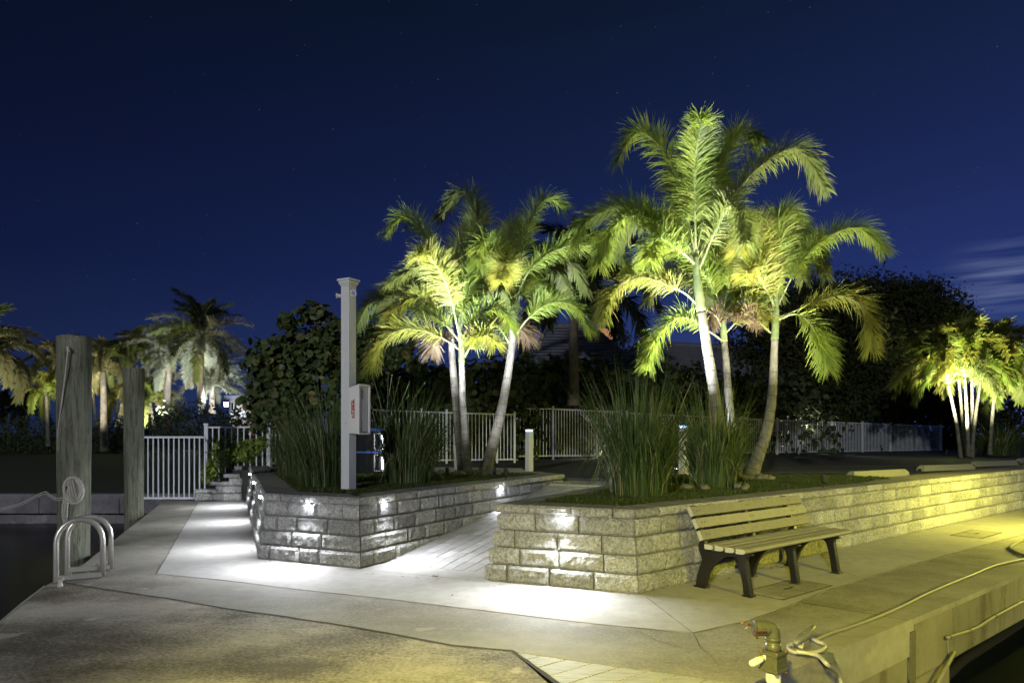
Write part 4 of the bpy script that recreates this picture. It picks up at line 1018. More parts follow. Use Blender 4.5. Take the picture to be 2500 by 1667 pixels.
def palm(name, label, Zb, trunk_px, shaft_px, fronds, r0=.12, r1=.075, group='floodlit palms in the planters', extra=5, leaf=.50, zs=None):
    base = P(trunk_px[0][0], trunk_px[0][1], Zb); root = empty(name, base, label, 'palm tree', group)
    k = len(trunk_px); tp = [P(x, y, Zb + (zs[i] if zs else 0)) for i, (x, y) in enumerate(trunk_px)]
    palm_trunk(root, tp, r0, r1, bulge=.24)
    Zt = tp[-1].y; sp = [tp[-1]] + [P(x, y, Zt) for x, y in shaft_px]
    mb = MB(); q = smooth_path(sp, 5); m_ = len(q); mb.tube([p - base for p in q], [r1 * (1.12 - .1 * i / m_ if i < m_ * .3 else 1.1 - .68 * (i - m_ * .3) / (m_ * .7)) for i in range(m_)], 14); mb.build('crownshaft', 'crownshaft', root, smooth=True)
    for j, f in enumerate(fronds):
        px, dz, mt = f[0], f[1], f[2]; opt = f[3] if len(f) > 3 else {}
        m2 = len(px); pts = [P(x, y, Zt + dz * (i / (m2 - 1)) ** 1.3) - base for i, (x, y) in enumerate(px)]
        me = frond_mesh(pts, leaf=min(.50, opt.get('leaf', leaf)), step=opt.get('step', .0195), ranks=opt.get('ranks', 4), droop=opt.get('droop', .30), seed=R.random() * 1e6, mat2=mt, spread=opt.get('spread', 75), width=opt.get('w', .0170), start=opt.get('start', .2))
        o = piece('frond', me, root)
        if mt == 'frond_dry': o['label'] = 'dead brown hanging frond'
    top = sp[-1]
    for j in range(extra):
        az = rad(20 + 140 * (j + .5) / extra + R.uniform(-15, 15)); d = Vector((math.cos(az), math.sin(az), 0)); l = R.uniform(1.7, 2.2); up = R.uniform(.7, 1.2)
        pts = [top, top + d * .35 * l + Vector((0, 0, up * .8)), top + d * .75 * l + Vector((0, 0, up)), top + d * l + Vector((0, 0, up * .45))]
        me = frond_mesh([p - base for p in pts], leaf=leaf * .9, step=.032, ranks=3, seed=R.random() * 1e6, mat2='frond_deep'); piece('frond', me, root)
    return root

OV = 2500 / 2352
def ov(*pts): return [(x * OV, y * OV) for x, y in pts]
def c6(*pts): return [(1400 + x / 1.5675, 200 + y / 1.5675) for x, y in pts]
def c5(*pts): return [(800 + x / 1.96, 400 + y / 1.96) for x, y in pts]
Yl, Gn, Dp, Dr = 'frond_yellow', 'frond_green', 'frond_deep', 'frond_dry'
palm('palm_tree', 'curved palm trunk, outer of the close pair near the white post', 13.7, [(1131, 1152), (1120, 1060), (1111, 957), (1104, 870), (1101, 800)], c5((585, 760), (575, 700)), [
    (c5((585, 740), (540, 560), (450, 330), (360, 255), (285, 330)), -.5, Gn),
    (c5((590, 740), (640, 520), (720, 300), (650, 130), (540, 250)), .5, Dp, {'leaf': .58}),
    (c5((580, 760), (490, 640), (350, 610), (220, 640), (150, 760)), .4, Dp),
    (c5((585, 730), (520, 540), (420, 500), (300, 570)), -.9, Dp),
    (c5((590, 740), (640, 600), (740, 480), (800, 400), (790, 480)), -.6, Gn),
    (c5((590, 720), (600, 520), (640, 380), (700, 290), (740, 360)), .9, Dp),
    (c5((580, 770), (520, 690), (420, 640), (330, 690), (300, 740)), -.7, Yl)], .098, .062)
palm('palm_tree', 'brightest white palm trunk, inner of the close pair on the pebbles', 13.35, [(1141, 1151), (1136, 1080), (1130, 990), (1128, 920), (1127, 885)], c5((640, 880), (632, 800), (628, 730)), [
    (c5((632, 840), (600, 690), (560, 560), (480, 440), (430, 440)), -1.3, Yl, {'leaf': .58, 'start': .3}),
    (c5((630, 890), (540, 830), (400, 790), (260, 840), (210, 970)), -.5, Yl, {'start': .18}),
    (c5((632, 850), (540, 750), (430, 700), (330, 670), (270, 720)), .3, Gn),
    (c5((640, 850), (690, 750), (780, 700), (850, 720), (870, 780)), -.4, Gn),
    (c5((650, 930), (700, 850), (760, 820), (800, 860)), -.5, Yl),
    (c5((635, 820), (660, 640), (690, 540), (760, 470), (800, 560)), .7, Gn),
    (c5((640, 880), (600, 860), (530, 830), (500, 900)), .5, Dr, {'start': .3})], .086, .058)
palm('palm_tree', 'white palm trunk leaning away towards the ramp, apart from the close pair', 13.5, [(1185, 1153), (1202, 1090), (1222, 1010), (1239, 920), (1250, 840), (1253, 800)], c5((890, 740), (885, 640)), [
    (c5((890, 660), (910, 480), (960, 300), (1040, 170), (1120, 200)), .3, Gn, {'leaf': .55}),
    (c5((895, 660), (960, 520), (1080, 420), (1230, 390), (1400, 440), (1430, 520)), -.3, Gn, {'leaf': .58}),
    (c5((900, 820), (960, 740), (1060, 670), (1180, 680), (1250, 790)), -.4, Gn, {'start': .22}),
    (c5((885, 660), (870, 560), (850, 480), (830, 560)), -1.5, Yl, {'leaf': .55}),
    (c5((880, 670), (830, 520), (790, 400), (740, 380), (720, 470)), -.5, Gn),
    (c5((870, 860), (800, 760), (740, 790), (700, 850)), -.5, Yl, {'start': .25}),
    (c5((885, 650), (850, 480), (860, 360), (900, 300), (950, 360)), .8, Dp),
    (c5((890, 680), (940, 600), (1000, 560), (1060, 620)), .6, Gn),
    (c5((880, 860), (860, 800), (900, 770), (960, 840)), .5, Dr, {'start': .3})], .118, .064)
palm('palm_tree', 'tallest palm of all, rising behind the largest grass clump', 11.6, [(1776, 1172), (1762, 1080), (1744, 960), (1726, 850), (1712, 760)], c6((475, 770), (468, 660)), [
    (c6((468, 640), (465, 430), (470, 270), (488, 175), (482, 140)), -.9, Gn, {'leaf': .60}),
    (c6((465, 660), (410, 420), (330, 250), (240, 200), (165, 310)), -.2, Gn, {'leaf': .56}),
    (c6((470, 650), (530, 400), (590, 260), (650, 190), (710, 230)), .6, Gn, {'leaf': .56}),
    (c6((475, 680), (580, 480), (720, 320), (860, 260), (950, 400)), .2, Dp, {'leaf': .56}),
    (c6((465, 690), (350, 560), (200, 480), (60, 530), (0, 640)), -.2, Gn, {'leaf': .56}),
    (c6((462, 700), (360, 570), (250, 510), (150, 560), (100, 700)), -.9, Gn, {'leaf': .54}),
    (c6((470, 850), (410, 800), (270, 750), (160, 790), (115, 900)), -.4, Yl, {'start': .2}),
    (c6((480, 720), (540, 580), (600, 480), (650, 520), (660, 620)), -1.2, Dp, {'leaf': .5}),
    (c6((465, 700), (440, 560), (400, 420), (360, 390)), .9, Gn),
    (c6((470, 700), (400, 640), (320, 600), (290, 680)), -.9, Gn),
    (c6((478, 700), (520, 560), (560, 430), (540, 330)), .8, Dp)], .112, .074, leaf=.52)
palm('palm_tree', 'slim palm with the bright white edge, middle of the three by the grass clumps', 12.3, [(1808, 1164), (1795, 1090), (1782, 1000), (1774, 900), (1768, 835)], c6((573, 930), (570, 860)), [
    (c6((568, 990), (520, 955), (420, 900), (330, 960), (285, 1080)), -.5, Gn, {'start': .2}),
    (c6((572, 900), (540, 800), (450, 680), (350, 640), (300, 690)), -.4, Gn),
    (c6((572, 880), (600, 760), (650, 620), (720, 540), (700, 640)), -.6, Gn),
    (c6((575, 890), (560, 740), (540, 640), (500, 600)), .4, Gn),
    (c6((585, 960), (640, 900), (690, 860), (740, 900)), -.4, Yl),
    (c6((572, 930), (600, 890), (660, 880), (700, 930)), .1, Dr, {'leaf': .38}),
    (c6((570, 950), (550, 900), (530, 890), (525, 930)), -.2, Dr, {'leaf': .34}),
    (c6((575, 890), (640, 800), (700, 740), (760, 780)), .7, Gn)], .090, .056)
palm('palm_tree', 'curving palm nearest the parking lot, shortest trunk sweep of the three', 12.1, [(1834, 1162), (1852, 1110), (1872, 1050), (1885, 965), (1889, 880), (1891, 830)], c6((775, 880), (772, 800)), [
    (c6((768, 880), (740, 740), (700, 620), (650, 590), (630, 650)), -1.0, Yl, {'leaf': .56}),
    (c6((775, 850), (790, 690), (780, 560), (820, 490), (870, 545)), .4, Gn),
    (c6((780, 860), (870, 690), (980, 590), (1090, 560), (1180, 640)), .1, Gn, {'leaf': .55}),
    (c6((790, 900), (890, 860), (1020, 820), (1120, 880), (1140, 1010)), -.3, Yl, {'leaf': .58}),
    (c6((785, 910), (860, 890), (930, 960), (970, 1090)), -.7, Gn),
    (c6((770, 880), (740, 760), (760, 640), (800, 600)), .7, Gn),
    (c6((765, 900), (700, 800), (640, 790), (600, 860)), .4, Gn),
    (c6((755, 960), (710, 920), (660, 890), (610, 900)), -.2, Dr, {'leaf': .36}),
    (c6((775, 870), (740, 800), (690, 720), (660, 740)), -.8, Yl)], .110, .060)

# uplights at the foot of the planter palms
def uplight(p, tgt, power, lab, ang=75, color=WHITE, vis=True):
    root = empty('spot_light', p, lab, 'spotlight', 'ground spotlights under the palms'); d = (Vector(tgt) - Vector(p)).normalized()
    mb = MB(); mb.tube([(0, 0, -.03), (0, 0, .10)], .010, 8); mb.build('stake', 'black_print', root)
    mb = MB(); q = Vector((0, 0, .13)); mb.tube([q - d * .06, q + d * .06], .032, 12); mb.build('housing', 'black_print', root)
    mb = MB(); mb.tube([q + d * .055, q + d * .0615], .024, 12); mb.build('lens', 'lamp_white', root)
    spot('palm_uplight', Vector(p) + q + d * .09, tgt, power, ang, .85, color, .03)
GZ = .775
uplight(G(1207, 1168, GZ), P(1215, 900, 13.5), 420, 'black spotlight on a stake at the foot of the leaning palm')
uplight(G(1092, 1170, GZ), P(1085, 560, 13.2), 4800, 'black spotlight hidden in the grass beside the close palm pair', 80)
uplight(G(1235, 1172, GZ), P(1240, 520, 13.2), 4300, 'black spotlight at the planter edge above the ramp', 75)
uplight(G(1650, 1173, GZ), P(1700, 390, 11.3), 5200, 'black spotlight hidden between the two grass clumps', 68)
uplight(G(1748, 1166, GZ), P(1770, 800, 12.4), 420, 'black spotlight behind the second grass clump', 85)
uplight(G(2010, 1193, GZ), P(1850, 520, 12.0), 5400, 'black spotlight in the turf beside the curving palm', 66, (1.0, .95, .70))

# shared frond shapes for the palms in the background
def arch(l, up, tip, k=5): return [Vector((l * t, 0, up * math.sin(math.pi * min(1, t * .62)) - tip * t ** 2.4)) for t in [i / k for i in range(k + 1)]]
PROTO = {}
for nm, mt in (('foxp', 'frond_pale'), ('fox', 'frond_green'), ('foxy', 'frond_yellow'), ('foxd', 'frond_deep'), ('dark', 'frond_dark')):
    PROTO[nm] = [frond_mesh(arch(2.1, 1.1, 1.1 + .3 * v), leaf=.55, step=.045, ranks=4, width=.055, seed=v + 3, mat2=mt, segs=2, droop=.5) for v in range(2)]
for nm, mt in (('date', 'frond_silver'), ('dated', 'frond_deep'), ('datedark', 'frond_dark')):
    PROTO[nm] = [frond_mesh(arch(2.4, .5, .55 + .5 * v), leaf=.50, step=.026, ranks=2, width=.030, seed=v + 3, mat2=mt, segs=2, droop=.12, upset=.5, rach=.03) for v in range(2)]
def bgpalm(px, py, cx, cy, Y, label, kinds=('fox', 'foxy', 'foxd'), n=14, size=1.0, r=.13, group='palms across the canal', matn='palm_trunk', el=(-48, 78), name='palm_tree', top=1.0, rings=.3):
    base = P(px, py, Y); crown = P(cx, cy, Y); root = empty(name, base, label, 'palm tree', group)
    mid = base.lerp(crown, .5) + Vector(((crown.x - base.x) * -.12, 0, 0))
    palm_trunk(root, [base, mid, crown], r, r * .7, matn, rings if r > .2 and matn == 'palm_trunk' else 0)
    for j in range(n):
        az = 2.399963 * j + R.uniform(-.2, .2); e = rad(el[0] + (el[1] - el[0]) * (j + .5) / n); s = size * R.uniform(.85, 1.12)
        o = piece('frond', R.choice(PROTO[kinds[R.randrange(len(kinds))]]), root, crown - base, (0, 0, 0), (s, s, s))
        o.rotation_euler = (Matrix.Rotation(az, 3, 'Z') @ Matrix.Rotation(-e, 3, 'Y')).to_euler()
    return root
# cluster beyond the parking lot
gp = 'palm cluster beyond the wheel stops'
for (bx, by, cx, cy, lab) in [((1165), 1350, 1085, 965, 'first trunk of the far lit palm cluster, leaning towards the fence'), (1188, 1345, 1150, 1000, 'second trunk of the far palm cluster, thick and bright white'), (1215, 1342, 1190, 985, 'thin third trunk of the far palm cluster, partly behind'),
                              (1240, 1332, 1236, 985, 'upright fourth trunk of the far palm cluster'), (1235, 1350, 1290, 965, 'trunk of the far cluster that leans towards the big grass'), (1350, 1330, 1392, 985, 'outermost palm of the far cluster, standing in the big grass')]:
    c7 = lambda x, y: (1900 + x / 2.6133, 600 + y / 2.6133)
    b_, c_ = c7(bx, by), c7(cx, cy); bgpalm(b_[0], b_[1], c_[0], c_[1] - 34 + R.uniform(-34, 12), 23.8 + R.uniform(-.6, .6), lab, n=18, size=.94, group=gp, r=.062, el=(-15, 85))
bgpalm(2520, 1112, 2530, 960, 25, 'palm half cut off by the edge of the photo beyond the wheel stops', n=12, size=.9, group=gp)
p0 = P(2375, 1122, 22.6); uplight(P(2311, 1112, 22.8), P(2375, 860, 23.8), 5200, 'tiny bright spotlight on the ground before the far palm cluster', 66, (1.0, .97, .7))
spot('palm_uplight', P(2400, 1100, 19.0), P(2410, 850, 23.9), 13000, 46, .5, (1, .95, .6), .05)
# across the canal
for (px, py, cx, cy, Y, lab, kw) in [
    (-40, 1100, -30, 880, 30, 'big lit palm cut off by the edge of the photo across the canal', dict(n=22, size=1.05, kinds=('foxp', 'foxp', 'fox'))),
    (150, 1095, 150, 900, 46, 'bushy lit palm seen beside the thick piling across the canal', dict(n=22, size=1.05, kinds=('foxp', 'foxp', 'fox'))),
    (118, 1090, 112, 965, 44, 'low yellowish palm across the canal, between hedge and piling', dict(n=12, size=.9, kinds=('foxy', 'fox'))),
    (254, 1101, 252, 905, 45, 'palm with a bright white ringed trunk between the two pilings', dict(n=24, size=1.05, r=.24, kinds=('foxp', 'foxd', 'foxp'))),
    (238, 1092, 226, 955, 49, 'thin pale palm trunk just behind the white ringed one', dict(n=10, size=.9)),
    (286, 1090, 286, 985, 50, 'small palm with a yellow frond beside the second piling', dict(n=8, size=.9, kinds=('foxy',))),
    (345, 1085, 332, 870, 46, 'tall green palm rising just behind the second piling', dict(n=22, size=.98, kinds=('foxp', 'foxd', 'fox'))),
    (380, 1085, 365, 980, 42, 'drooping lit palm behind the gate', dict(n=20, size=.95, kinds=('foxp', 'foxd'))),
    (60, 1085, 66, 1010, 52, 'small unlit palm low on the horizon across the canal', dict(n=12, size=.9, kinds=('dark',))),
    (20, 1085, 14, 1000, 60, 'dark distant palm at the edge of the far shore', dict(n=12, size=.9, kinds=('dark',)))]:
    bgpalm(px, py, cx, cy, Y, lab, **kw)
gd = 'date palms behind the gate'
bgpalm(404, 1045, 416, 868, 40, 'silvery date palm lit white, tallest of the two lit ones', ('date',), 34, .95, .22, gd, 'date_trunk', (-50, 70))
bgpalm(490, 985, 492, 822, 38, 'tall dark date palm silhouetted against the sky', ('date', 'datedark', 'dated'), 38, 1.05, .18, gd, 'date_trunk', (-55, 75))
bgpalm(518, 1010, 517, 938, 42, 'short bright white date palm behind the gate', ('date',), 34, .98, .2, gd, 'date_trunk', (-30, 75))
bgpalm(1400, 990, 1400, 745, 22.5, 'dark unlit queen palm rising behind the hedge and roof', ('dark',), 18, 1.35, .19, None, 'bark_dark', (-25, 70), rings=0)
for x, y, Y, tx, ty, pw, cl in [(395, 1040, 38.5, 415, 850, 2600, WHITE), (520, 1020, 40.5, 517, 930, 2600, WHITE), (505, 985, 36.5, 500, 840, 700, WARM), (254, 1098, 43.2, 252, 900, 1500, (1, .93, .85)), (130, 1085, 43, 140, 890, 2200, WARM), (20, 1085, 27, -10, 900, 1600, (1, .95, .7)), (360, 1085, 42, 345, 900, 1800, (1, .95, .7)), (210, 1090, 45, 240, 930, 1200, WARM)]:
    spot('shore_uplight', P(x, y - 4, Y - 3.0) + Vector((0, 0, .5)), P(tx, ty - 10, Y + 1.0), pw * 1.9, 78, 1.0, cl, .1)

# grasses
def grass_clump(p, w, h, n, label, seed, lean=0., wid=.015):
    rr = random.Random(seed); vs = []; fs = []
    for k in range(n):
        az = rr.uniform(0, 6.283); rb = rr.uniform(0, 1) ** .6 * w * .24; b = Vector((rb * math.cos(az), rb * math.sin(az), 0)); az2 = az + rr.uniform(-.5, .5)
        l = h * rr.uniform(.55, 1.16); out = w * .52 * rr.uniform(.02, 1.0) ** 1.15; dr = Vector((math.cos(az2), math.sin(az2), 0)); droop = max(0, rr.gauss(.58, .42))
        wd = wid * rr.uniform(.6, 1.2); tw = Vector((-math.sin(az2 + rr.uniform(-1, 1)), math.cos(az2), 0)); base = len(vs)
        for g in range(6):
            t = g / 5; q = b + dr * (out * (t ** 1.7)) + Vector((lean * t * t, 0, l * (t - droop * t ** 3.2 * .75)))
            ww = wd * (.5, .9, 1, .85, .5, .04)[g] / 2; vs += [q + tw * ww, q - tw * ww]
            if g: fs.append((base + 2 * g - 2, base + 2 * g - 1, base + 2 * g + 1, base + 2 * g))
    mb = MB(); mb.add(vs, fs); o = mb.build('ornamental_grass', 'grass_blade'); o.location = p; tag(o, label, 'ornamental grass', 'tall grass clumps'); return o
grass_clump(G(1560, 1212, GZ), 1.4, 1.5, 1500, 'largest grass clump, in front of the bollard near the planter corner', 1, wid=.014)
grass_clump(G(1742, 1192, GZ), 1.2, 1.38, 1100, 'second grass clump, in front of the tallest palm trunk', 2)
grass_clump(G(1000, 1181, GZ), 1.35, 1.42, 1100, 'green grass clump between the white post and the paired palms', 3, .1)
grass_clump(G(790, 1190, GZ), 1.25, 1.62, 560, 'tall thin grass clump right behind the white post', 4, -.15, .010)
grass_clump(G(722, 1162, GZ), 1.5, 1.4, 620, 'loose grass clump between the white post and the gate shrub', 5, -.1, .010)
grass_clump(P(2440, 1112, 24.6), 2.3, 1.25, 700, 'wide grass clump under the far palm cluster', 6, 0, .02)
mb = MB(); c = G(930, 1170, GZ)
for k in range(9):
    a = Vector((R.uniform(-.1, .1), R.uniform(-.1, .1), 0)); mb.tube(smooth_path([a, a + Vector((.02 * k, 0, .8)), a + Vector((-.25 + .11 * k, .1, 1.5 + R.uniform(-.2, .4)))], 5), [.006] * 11, 4)
    e = a + Vector((-.25 + .11 * k, .1, 1.5)); 
o = mb.build('seed_stalks', 'grass_blade'); o.location = c; tag(o, 'sparse dry seed stalks rising between post cabinet and fence', 'plant')

# leaf masses
def leaf_mesh(kind, s=1.0):
    if kind == 'round': pts = [(math.cos(a) * .5, math.sin(a) * .46 + .5) for a in [2 * math.pi * i / 9 for i in range(9)]]
    elif kind == 'obovate': pts = [(0, 0), (.12, .3), (.26, .62), (.24, .88), (0, 1), (-.24, .88), (-.26, .62), (-.12, .3)]
    else: pts = [(0, 0), (.22, .45), (0, 1), (-.22, .45)]
    return pts
def leaf_mass(name, blobs, n, size, kind, matn, parent=None, shell=.35, up=.3, seed=1, front=.0, tuft=1, rag=1.):
    """blobs: (centre, radii) ellipsoids; leaves fill their outer shells"""
    rr = random.Random(seed); vs = []; fs = []; shp = leaf_mesh(kind); vol = [b[1][0] * b[1][1] + b[1][0] * b[1][2] + b[1][1] * b[1][2] for b in blobs]; tot = sum(vol)
    for b, v in zip(blobs, vol):
        c, r = Vector(b[0]), b[1]
        for k in range(int(n * v / tot / tuft)):
            while True:
                d = Vector((rr.gauss(0, 1), rr.gauss(0, 1), rr.gauss(0, 1))).normalized()
                if d.z > -.75 and d.y < .6: break
            bumpy = 1 + rag * (.18 * noise.noise(d * 2.6 + c) + .12 * noise.noise(d * 6 + c)) + (.16 * max(0, noise.noise(d * 14 + c)) * rag if rag > 1 else 0)
            rad_ = (1 - shell * rr.random() ** 1.4) * bumpy
            q0 = c + Vector((d.x * r[0], d.y * r[1], d.z * r[2])) * rad_
            for t_ in range(tuft):
                q = q0 + Vector((rr.gauss(0, 1), rr.gauss(0, 1), rr.gauss(0, 1))) * (size * .9 if tuft > 1 else 0)
                nrm = (d * 1.0 + Vector((rr.gauss(0, .6), rr.gauss(0, .6), rr.gauss(0, .6) + up))).normalized()
                T = nrm.cross(Vector((rr.gauss(0, 1), rr.gauss(0, 1), rr.gauss(0, 1)))).normalized(); B_ = nrm.cross(T); s = size * rr.uniform(.4, 1.25); base = len(vs)
                for (x, y) in shp: vs.append(q + T * (x * s) + B_ * ((y - .5) * s) + nrm * (abs(x) * s * .25))
                fs.append(tuple(range(base, base + len(shp))))
    mb = MB(); mb.add(vs, fs); o = mb.build(name, matn, parent); return o

def woody(name, label, cat, base, blobs, n, size, kind, matn, seed, trunks=3, r=.06, group=None, leafname='crown', shell=.4, tuft=1, up=.3, inner=True, rag=1.):
    root = empty(name, base, label, cat, group); bl = [(Vector(c) - Vector(base), rr) for c, rr in blobs]
    leaf_mass(leafname, bl, n, size, kind, matn, root, shell, up, seed, tuft=tuft, rag=rag)
    rr = random.Random(seed); mb = MB()
    for k, (c, rad_) in enumerate(bl):
        mb.tube(smooth_path([Vector((rr.uniform(-.15, .15), 0, 0)), c * .5 + Vector((rr.uniform(-.2, .2), 0, -.1 * c.z)), c], 4), [r * (1 - .7 * i / 8) for i in range(9)], 6)
        for j in range(5):
            d = Vector((rr.gauss(0, 1), rr.gauss(0, .6), abs(rr.gauss(0, 1)))).normalized(); e = c + Vector((d.x * rad_[0], d.y * rad_[1], d.z * rad_[2])) * .85
            mb.tube([c * .75, c.lerp(e, .5) + Vector((0, 0, .05)), e], [r * .45, r * .3, r * .12], 5)
    mb.build('trunk', 'bark_dark', root); return root

def bl(x, y, Y, rx, ry, rz): return (P(x, y, Y), (rx, ry, rz))
# sea grape behind the post
woody('sea_grape', 'tall sea grape bush with round leaves behind the white post', 'bush', P(760, 1118, 16.6), [bl(690, 905, 16.8, .78, .8, .85), bl(765, 865, 17.0, .9, .8, .75), bl(690, 980, 16.6, .75, .7, .9), bl(800, 950, 16.8, 1.2, .9, 1.3), bl(880, 870, 17.2, .9, .7, .75), bl(640, 885, 16.6, .36, .4, .30), bl(608, 893, 16.5, .20, .3, .10), bl(655, 1000, 16.2, .5, .5, .7), bl(700, 790, 17.0, .22, .3, .22), bl(770, 770, 17.0, .45, .4, .28), bl(835, 800, 17.1, .4, .4, .2), bl(940, 850, 17.4, .9, .7, .8)], 5200, .19, 'round', 'seagrape_leaf', 11, shell=.6, rag=2.0)
woody('clusia_shrub', 'low shrub with lit yellow-green paddle leaves behind the stepped wall', 'shrub', P(560, 1160, 16.3), [bl(545, 1112, 16.2, .38, .25, .42), bl(590, 1106, 16.25, .34, .25, .30), bl(516, 1150, 16.1, .24, .2, .26), bl(618, 1094, 16.3, .28, .25, .24), bl(640, 1082, 16.3, .18, .2, .16), bl(505, 1168, 16.05, .14, .15, .14)], 1300, .13, 'obovate', 'clusia_leaf', 12, r=.02, shell=.5, up=.6, rag=1.5)
# hedge behind the fence, in sections
hed = [(960, 1010, 19.8, 1.6, 1.0, 1.7), (1080, 1000, 20.4, 1.6, 1.0, 1.75), (1200, 990, 21.4, 1.7, 1.0, 1.8), (1310, 985, 23.2, 1.7, 1.0, 1.9), (1420, 985, 24.3, 1.8, 1.1, 2.0), (1540, 995, 25.4, 1.9, 1.1, 2.0), (1660, 1000, 26.5, 2.0, 1.1, 2.0), (1780, 1010, 27.8, 2.2, 1.2, 2.0), (1900, 1018, 29.6, 2.4, 1.3, 2.2), (2020, 1035, 33, 2.6, 1.4, 2.0), (2130, 1040, 36, 2.8, 1.4, 1.9), (2240, 1045, 39, 3.0, 1.4, 1.9), (2340, 1050, 42, 3.0, 1.4, 1.7)]
names = ['sea grape hedge clump beside the extinguisher cabinet and fence', 'sea grape hedge clump behind the paired palm trunks', 'sea grape hedge clump behind the leaning palm', 'sea grape hedge clump behind the lit bollard', 'sea grape hedge clump below the dark queen palm', 'sea grape hedge clump behind the largest grass', 'sea grape hedge clump under the low end of the roof', 'sea grape hedge clump behind the curving palm', 'sea grape hedge clump at the foot of the dark oaks', 'dark hedge clump behind the pink lit bush', 'dark hedge clump behind the middle of the long fence', 'dark hedge clump behind the end of the long fence', 'dark hedge clump just past the end of the long fence']
for k, (x, y, Y, rx, ry, rz) in enumerate(hed):
    Y += 1.0
    woody('hedge_bush', names[k], 'hedge', P(x, 1112, Y), [bl(x, y + 20, Y, rx, ry, rz * .85), bl(x - 35, y - 45, Y, rx * .55, ry * .7, rz * .55), bl(x + 30, y - 35, Y, rx * .55, ry * .7, rz * .6), bl(x, y + 70, Y - .2, rx * 1.05, ry, rz * .7)], 2600, .25, 'round', 'hedge_leaf', 20 + k, group='sea grape hedge behind the fence', shell=.5, r=.05, rag=1.7)
woody('flowering_bush', 'small pink bush lit from below behind the long fence', 'bush', P(1965, 1060, 31.5), [bl(1965, 1005, 31.5, .55, .5, .75)], 500, .13, 'leaf', 'pink_leaf', 40, r=.03)
# oaks and dark trees behind
def oak(label, base, blobs, n, seed, size=.30):
    return woody('oak_tree', label, 'tree', base, blobs, n, size, 'leaf', 'oak_leaf', seed, r=.22, group='dark trees behind the parking lot', shell=.6, tuft=6, up=.1, rag=2.0)
oak('large dark oak with the highest rounded crown', P(2065, 1060, 38), [bl(2090, 760, 38, 3.0, 3, 2.0), bl(2060, 820, 38, 3.6, 3, 2.4), bl(2150, 800, 38, 3.2, 3, 2.3), bl(2010, 900, 38, 3.2, 3, 2.3), bl(2180, 900, 38, 3.0, 3, 2.0), bl(2080, 720, 38, 1.4, 1.5, 1.0), bl(2100, 960, 37, 4, 3, 1.8)], 26000, 50)
oak('dark oak leaning out towards the cloud with open twiggy tips', P(2200, 1060, 40), [bl(2240, 770, 40, 2.6, 2.4, 1.8), bl(2290, 800, 40, 1.9, 2, 1.5), bl(2200, 840, 40, 3.2, 3, 2.3), bl(2280, 880, 40, 1.8, 2, 1.6), bl(2190, 720, 40, 1.3, 1.4, .9), bl(2260, 720, 40, 1.1, 1.2, .7), bl(2220, 960, 39, 3.2, 3, 1.9), bl(2335, 760, 40, .8, .9, .5)], 20000, 51)
oak('dark mid-height tree behind the curving palm', P(1950, 1060, 34), [bl(1940, 860, 34, 2.6, 2.4, 2.2), bl(1900, 940, 34, 2.8, 2.4, 2.0), bl(1990, 780, 34, 1.8, 2, 1.6), bl(1960, 990, 33, 2.8, 2.4, 1.4), bl(1960, 710, 34, .9, 1, .8)], 12000, 52)
oak('dark tree filling the gap beside the pink lit bush', P(1900, 1060, 36), [bl(1880, 880, 36, 2.6, 2.4, 2.4), bl(1850, 960, 35, 2.8, 2.4, 1.8), bl(1920, 760, 36, 1.5, 1.6, 1.4)], 9000, 55)
oak('low dark tree line at the edge behind the far palm cluster', P(2480, 1075, 60), [bl(2460, 1010, 60, 6, 4, 2.6), bl(2540, 960, 60, 4, 4, 3.2), bl(2380, 1030, 60, 5, 4, 1.8)], 5000, 53, .5)
oak('dark tree between the roofs and the tallest palm', P(1530, 1000, 46), [bl(1500, 830, 46, .9, 1, .7), bl(1520, 880, 46, 1.4, 1, 1)], 1500, 54)
# hedges and bushes across the canal
for k, (x, y, Y, rx, rz, lab) in enumerate([(0, 1065, 47, 3.5, 1.5, 'dark clipped hedge at the far edge of the canal lawn'), (105, 1062, 47, 3.2, 1.45, 'dark hedge behind the thick piling across the canal'), (215, 1068, 47.5, 3.0, 1.2, 'hedge just behind the white ringed palm trunk'), (310, 1065, 48, 2.6, 1.3, 'hedge beside the second piling across the canal'), (385, 1040, 44, 2.4, 1.3, 'leafy bush seen over the gate'), (480, 1040, 36, 2.6, 1.35, 'round dark clipped bush above the gate post'), (590, 1055, 34, 2.2, 1.2, 'dark bush in front of the lit house')]):
    woody('shore_bush', lab, 'bush', P(x, 1100, Y), [bl(x, y, Y, rx, 1.5, rz), bl(x, y + 25, Y, rx, 1.5, rz)], 2600, .24, 'leaf', 'hedge_leaf', 60 + k, group='hedges across the canal', r=.05, tuft=2)

